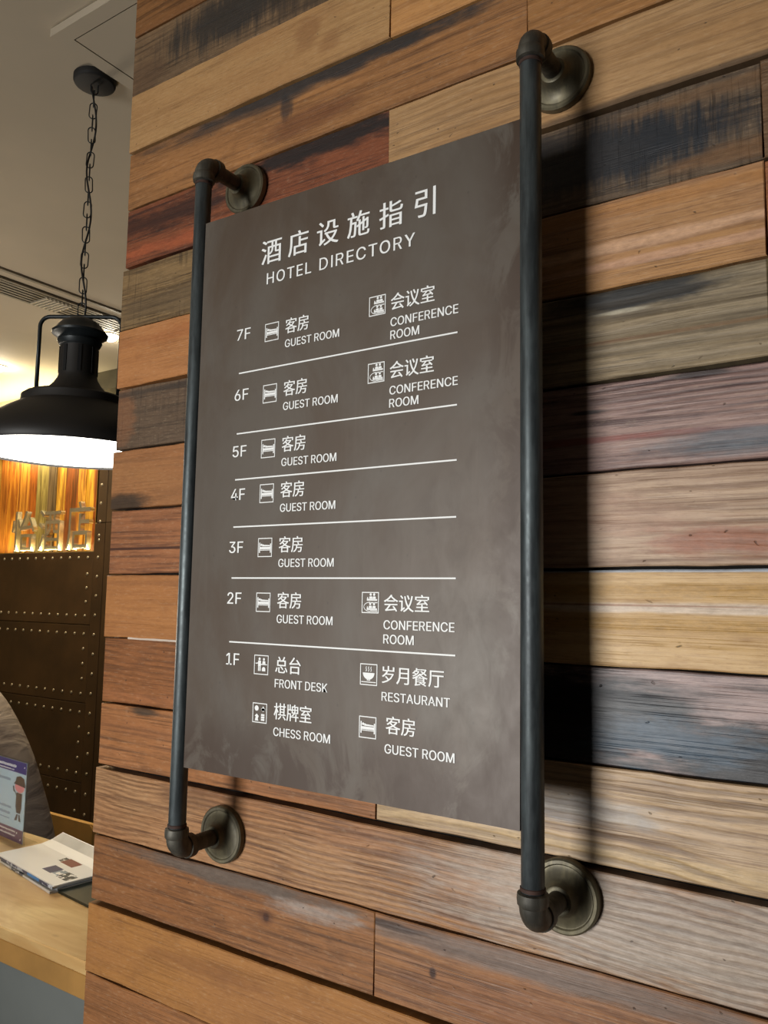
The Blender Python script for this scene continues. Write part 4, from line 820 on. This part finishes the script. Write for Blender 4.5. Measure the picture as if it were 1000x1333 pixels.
def magazine(z0, th, du, dv, wid, hei, rot, mat, matp, label, curl=0, name='magazine'):
    e = empty(name, (Lp.x, Lp.y, z0), label, 'magazine', 'magazines stacked on the counter')
    e.rotation_euler = (0, 0, ang+rot)
    def part(nm, u0, u1, v0, v1, za, zb, mt, cr):
        bm = bmesh.new(); n = 10; gr = []
        for i in range(n+1):
            row = []
            for j in range(7):
                u = u0+(u1-u0)*i/n; v = v0+(v1-v0)*j/6
                t = max(0, (u-u0)/(u1-u0)-.55)/.45; s_ = max(0, (v-v0)/(v1-v0)-.6)/.4
                up = cr*(s_**2)
                row.append((u, v, za, zb+up, za+up*.9))
            gr.append(row)
        top = [[bm.verts.new((a[0], a[1], a[3])) for a in r] for r in gr]
        bot = [[bm.verts.new((a[0], a[1], a[4])) for a in r] for r in gr]
        for i in range(n):
            for j in range(6):
                bm.faces.new((top[i][j], top[i+1][j], top[i+1][j+1], top[i][j+1])); bm.faces.new((bot[i][j], bot[i][j+1], bot[i+1][j+1], bot[i+1][j]))
        for i in range(n):
            bm.faces.new((top[i][0], bot[i][0], bot[i+1][0], top[i+1][0])); bm.faces.new((top[i][6], top[i+1][6], bot[i+1][6], bot[i][6]))
        for j in range(6):
            bm.faces.new((top[0][j], top[0][j+1], bot[0][j+1], bot[0][j])); bm.faces.new((top[n][j], bot[n][j], bot[n][j+1], top[n][j+1]))
        me = bpy.data.meshes.new(nm); bmesh.ops.recalc_face_normals(bm, faces=bm.faces); bm.to_mesh(me); bm.free(); me.materials.append(mt)
        o = bpy.data.objects.new(nm, me); COL.objects.link(o); o.parent = e
        for p in me.polygons: p.use_smooth = False
        return o
    part('pages', du+.003, du+wid-.003, dv+.003, dv+hei-.003, .0006, th-.0006, matp, curl)
    part('cover', du, du+wid, dv, dv+hei, th-.0006, th, mat, curl)
    part('back_cover', du, du+wid, dv, dv+hei, 0, .0006, mat, curl)
    if mat.name != 'newspaper_front':
        part('spine', du, du+wid, dv-.0008, dv, 0, th, mat, 0)
    return e
M_page = plain('page_edges', '#cfc9bd', .7)
M_news = sheetmat('newspaper_front', '#f6f3ee', [('#7c2f2a', .215, .29, .105, .140, 0), ('#3a3a3c', .19, .215, .108, .136, 40), ('#22255c', .235, .29, .040, .082, 0), ('#23282c', .325, .385, .040, .082, 60), ('#8c9aa6', .29, .325, .045, .080, 50), ('#5b4a44', .36, .385, .150, .16, 50), ('#a49c90', .32, .41, .196, .199, 0)])
M_m1 = sheetmat('blue_cover', '#27304c', [('#2f79b5', .23, .31, -.01, .3, 0), ('#c4ccd4', .33, .40, -.01, .3, 60), ('#aab0b8', .08, .2, -.01, .3, 50)])
M_m2 = sheetmat('grey_cover', '#8a8c90', [('#3b4a50', .02, .08, -.01, .3, 0), ('#d0ccc4', .10, .3, -.01, .3, 40)])
M_m3 = sheetmat('cream_cover', '#d6d2c8', [('#3a3e4c', .1, .2, -.01, .3, 30)])
M_m4 = sheetmat('dark_cover', '#20261e', [])
z = CT+.0005
magazine(z, .006, .02, .006, .37, .22, -.03, M_m3, M_page, 'cream covered magazine at the bottom of the stack on the counter'); z += .0062
magazine(z, .006, .03, .004, .37, .22, .02, M_m2, M_page, 'grey covered magazine second from the bottom of the counter stack'); z += .0062
magazine(z, .007, .02, .002, .375, .22, -.01, M_m1, M_page, 'dark blue magazine with bright blue spine just under the open newspaper'); z += .0072
magazine(z, .003, 0, 0, .40, .215, 0, M_news, M_page, 'white newspaper with red and navy pictures topmost on the counter stack', curl=.022, name='newspaper')
e = magazine(CT+.0005, .007, .40, -.005, .28, .19, .05, M_m4, M_page, 'dark green magazine lying flat beside the stack, half behind the wall corner')

# ------------------------------------------------------------------ acrylic sign holder
M_acr = NT('clear_acrylic'); M_acr.b.inputs['Transmission Weight'].default_value = 1.0
M_acr.b.inputs['IOR'].default_value = 1.49
M_acr.b.inputs['Alpha'].default_value = .22; M_acr.out((.93, .95, .95, 1), .05); M_acr = M_acr.m
ang2 = math.radians(-6)
hx, hy, hz = -1.492, .70, CT+.001
holder = empty('sign_holder', (hx, hy, hz), 'clear acrylic stand with a pale blue and purple notice on the counter', 'sign')
holder.rotation_euler = (0, 0, ang2)
def hpart(nm, b, mat, label=None, parent=None):
    me = bpy.data.meshes.new(nm); bmesh.ops.recalc_face_normals(b, faces=b.faces); b.to_mesh(me); b.free(); me.materials.append(mat)
    o = bpy.data.objects.new(nm, me); COL.objects.link(o); o.parent = parent or holder
    if label: o['label'] = label
    return o
HW, HH = .21, .270
hpart('front_sheet', newbox(-HW, 0, -.0045, -.002, .0, HH), M_acr)
hpart('back_sheet', newbox(-HW, 0, .002, .0045, .0, HH), M_acr)
hpart('foot', newbox(-HW, 0, -.03, .05, -.001, .0015), M_acr)
M_blue = plain('pale_blue_print', '#a9cadb', .6, 0, .03); M_purple = plain('purple_print', '#3a2c78', .6, 0, .03); M_plum = plain('plum_print', '#4c2858', .6, 0, .03)
M_wprint = plain('white_print', '#e8ecf2', .6, 0, .02); M_ink = plain('dark_print', '#23252e', .6, 0, .03); M_pink = plain('pink_print', '#d98a94', .6, 0, .03); M_gpr = plain('grey_blue_print', '#7e96ac', .6, 0, .05)
ins = hpart('insert', newbox(-HW+.004, -.006, -.0008, .0008, .004, HH-.004), M_blue, 'pale blue printed notice')
hpart('top_band', newbox(-HW+.004, -.006, -.0012, -.0008, .228, HH-.004), M_purple, 'purple printed band', ins)
hpart('bottom_band', newbox(-HW+.004, -.006, -.0012, -.0008, .004, .046), M_plum, 'plum printed band', ins)
bm = bmesh.new()
rr = random.Random(3)
def dash(bm, x0, x1, z, h, y=-.0016):
    x = x0
    while x < x1:
        wd = rr.uniform(.003, .006); box(bm, x, x+wd, y, y+.0004, z+rr.uniform(-.0006, .0006), z+h*rr.uniform(.7, 1)); x += wd+.0018
dash(bm, -.19, -.062, .0330, .005); dash(bm, -.19, -.058, .0200, .005); dash(bm, -.20, -.075, .243, .009); dash(bm, -.20, -.090, .233, .004)
disc(bm, -.018, .250, .003, .003, -.0016, -.0012, 5); disc(bm, -.046, .034, .0035, .004, -.0016, -.0012, 5); disc(bm, -.020, .016, .0035, .004, -.0016, -.0012, 5)
hpart('white_marks', bm, M_wprint, None, ins)['kind'] = 'stuff'
bm = bmesh.new(); dash(bm, -.20, -.115, .195, .010, -.0012); dash(bm, -.20, -.10, .105, .009, -.0012); dash(bm, -.20, -.105, .085, .009, -.0012); dash(bm, -.20, -.105, .070, .004, -.0012)
hpart('grey_marks', bm, M_gpr, None, ins)['kind'] = 'stuff'
bm = bmesh.new()  # plain little figure in a dark cap
disc(bm, -.046, .183, .019, .0185, -.0014, -.0009, 18)
fx = lambda b_: [setattr(v.co, 'x', -.048+(v.co.x+.048)*1.7) for v in b_.verts]
fx(bm); hpart('figure_face', bm, M_pink, None, ins)
bm = bmesh.new()
prism(bm, [(-.069, .190), (-.023, .186), (-.024, .196), (-.029, .214), (-.044, .220), (-.060, .214), (-.063, .200)], -.0018, -.0014)
prism(bm, [(-.057, .164), (-.034, .164), (-.034, .118), (-.038, .098), (-.053, .098), (-.058, .118)], -.0018, -.0014)
prism(bm, [(-.058, .160), (-.070, .166), (-.073, .182), (-.069, .182), (-.066, .171), (-.056, .150)], -.0018, -.0014)
prism(bm, [(-.052, .094), (-.046, .094), (-.050, .074), (-.060, .072)], -.0018, -.0014); prism(bm, [(-.044, .094), (-.039, .094), (-.034, .072), (-.042, .074)], -.0018, -.0014)
fx(bm); hpart('figure_clothes', bm, M_ink, None, ins)

# ------------------------------------------------------------------ person behind the counter
M_coat = NT('grey_brown_coat'); c = M_coat.coord()
n1 = M_coat.noise(M_coat.vec('MULTIPLY', c, (5, 5, 14)), 1, 3, .5, .8); n2 = M_coat.noise(c, 220, 2)
M_coat.out(M_coat.mix(M_coat.sstep(n1, .3, .7), lin('#a3958e'), lin('#c0b2a8')), .85, M_coat.bump(n1, .5, .03), 0, .3); M_coat = M_coat.m
M_skin = plain('skin', '#c08a6a', .55, 0, .05, 10); M_hair = plain('black_hair', '#15110f', .6, 0, .2, 60); M_trouser = plain('dark_trousers', '#23242a', .8)
px0, py0 = -2.33, 1.20
per = empty('person', (px0, py0, FLOOR), 'person in a grey-brown coat leaning left behind the reception counter', 'person')
def skin(name, verts, edges, mat, root=0, sub=2):
    me = bpy.data.meshes.new(name); me.from_pydata([v[:3] for v in verts], edges, []); me.materials.append(mat)
    o = bpy.data.objects.new(name, me); COL.objects.link(o); o.parent = per; o.location = -Vector(per.location)
    mo = o.modifiers.new('skin', 'SKIN'); mo.use_smooth_shade = True
    for i, v in enumerate(verts):
        sv = me.skin_vertices[0].data[i]; sv.radius = v[3] if isinstance(v[3], tuple) else (v[3], v[3]); sv.use_root = i == root
    ss = o.modifiers.new('sub', 'SUBSURF'); ss.levels = sub; ss.render_levels = sub
    return o
# pelvis, waist, chest, neck base, then limbs; the trunk leans towards -X and the counter
V = [(px0+.04, py0, -.74, (.155, .14)), (px0-.06, py0-.01, -.54, (.150, .15)), (px0-.20, py0-.03, -.38, (.155, .15)), (px0-.35, py0-.06, -.21, (.095, .085)), (px0-.42, py0-.08, -.13, .050), (px0-.48, py0-.11, -.05, .070), (px0-.53, py0-.13, .05, .075),
     (px0-.20, py0-.19, -.27, .066), (px0+.055, py0-.20, -.43, .056), (px0-.10, py0-.25, -.66, .038), (px0-.14, py0-.27, -.70, .030),
     (px0-.42, py0+.12, -.25, .066), (px0-.40, py0+.12, -.44, .050), (px0-.42, py0-.10, -.64, .036), (px0-.44, py0-.15, -.69, .030),
     (px0+.05, py0-.09, -.86, .105), (px0+.03, py0-.11, -1.17, .068), (px0+.04, py0-.09, -1.46, .042), (px0-.06, py0-.11, -1.515, .032),
     (px0+.05, py0+.09, -.86, .105), (px0+.04, py0+.10, -1.17, .068), (px0+.06, py0+.10, -1.46, .042), (px0-.04, py0+.11, -1.515, .032)]
E_ = [(0, 1), (1, 2), (2, 3), (3, 4), (4, 5), (5, 6), (3, 7), (7, 8), (8, 9), (9, 10), (3, 11), (11, 12), (12, 13), (13, 14), (0, 15), (15, 16), (16, 17), (17, 18), (0, 19), (19, 20), (20, 21), (21, 22)]
bo = skin('body', V, E_, M_coat)
dg = bpy.context.evaluated_depsgraph_get(); dg.update()
bme = bpy.data.meshes.new_from_object(bo.evaluated_get(dg))
bo.modifiers.clear(); bo.data = bme; bme.name = 'body'
bme.materials.clear()
for m_ in (M_coat, M_trouser, M_skin): bme.materials.append(m_)
nkp = Vector((px0-.42, py0-.08, -.13))
for p in bme.polygons:
    p.use_smooth = True; c_ = p.center
    p.material_index = 1 if c_.z < -.86 else 0
    if c_.z > -.13 and c_.x < px0-.40: p.material_index = 2
# head: built facing -Y about its own centre, then turned to look down to the left
hd = Vector((px0-.515, py0-.13, -.005))
HM = Matrix.Translation(hd) @ Matrix.Rotation(math.radians(-58), 4, 'Z') @ Matrix.Rotation(math.radians(22), 4, 'X')
def headpart(nm, balls, mat, clip=None):
    bm = bmesh.new()
    for (cx, cy, cz, rx, ry, rz) in balls:
        r = bmesh.ops.create_uvsphere(bm, u_segments=24, v_segments=16, radius=1)
        bmesh.ops.transform(bm, matrix=Matrix.Translation((cx, cy, cz)) @ Matrix.Diagonal((rx, ry, rz, 1)), verts=r['verts'])
    if clip:
        bmesh.ops.delete(bm, geom=[v for v in bm.verts if clip(v.co)], context='VERTS')
    bmesh.ops.transform(bm, matrix=HM, verts=bm.verts)
    return obj(nm, bm, mat, per, smooth='all')
headpart('head', [(0, 0, 0, .076, .092, .112), (0, -.035, -.058, .050, .052, .055), (0, -.097, -.012, .012, .018, .022), (-.078, .008, -.008, .012, .020, .032), (.078, .008, -.008, .012, .020, .032), (-.035, -.075, -.030, .024, .018, .022), (.035, -.075, -.030, .024, .018, .022), (0, .02, -.11, .050, .052, .06)], M_skin)
M_eye = plain('dark_eye', '#1c1412', .3); M_lip = plain('lips', '#8e4c42', .5)
headpart('eye', [(-.030, -.083, .010, .013, .008, .006)], M_eye)
headpart('eye', [(.030, -.083, .010, .013, .008, .006)], M_eye)
headpart('mouth', [(0, -.084, -.056, .023, .008, .006)], M_lip)
headpart('hair', [(0, .012, .016, .086, .100, .116), (0, .045, -.03, .076, .066, .075)], M_hair, lambda c: c.y < -.03 and c.z < .055)
bm = tube([nkp+Vector((.055*math.cos(a), .055*math.sin(a), -.022-.02*math.cos(a))) for a in [2*PI*i/16 for i in range(16)]], .016, 8, closed=True)
obj('collar', bm, M_coat, per, smooth='all')

for s_, (hxp, ww) in (('l', ((px0-.15, py0-.28, -.71), 0)), ('r', ((px0-.45, py0-.16, -.70), 0))):
    p = Vector(hxp); hv = [(p.x, p.y, p.z, .022), (p.x-.035, p.y-.02, p.z+.002, .028)]; he = [(0, 1)]
    for k in range(5):
        a = math.radians(200+(-32+16*k)); ln = (.05, .07, .078, .072, .058)[k]
        b0 = Vector((p.x-.035, p.y-.02, p.z))+Vector((math.cos(a), math.sin(a), 0))*.03
        i0 = len(hv)
        hv += [(b0.x, b0.y, p.z+.004, .0095), (b0.x+math.cos(a)*ln*.5, b0.y+math.sin(a)*ln*.5, p.z+.008, .0085), (b0.x+math.cos(a)*ln, b0.y+math.sin(a)*ln, p.z-.006, .007)]
        he += [(1, i0), (i0, i0+1), (i0+1, i0+2)]
    skin('hand', hv, he, M_skin)
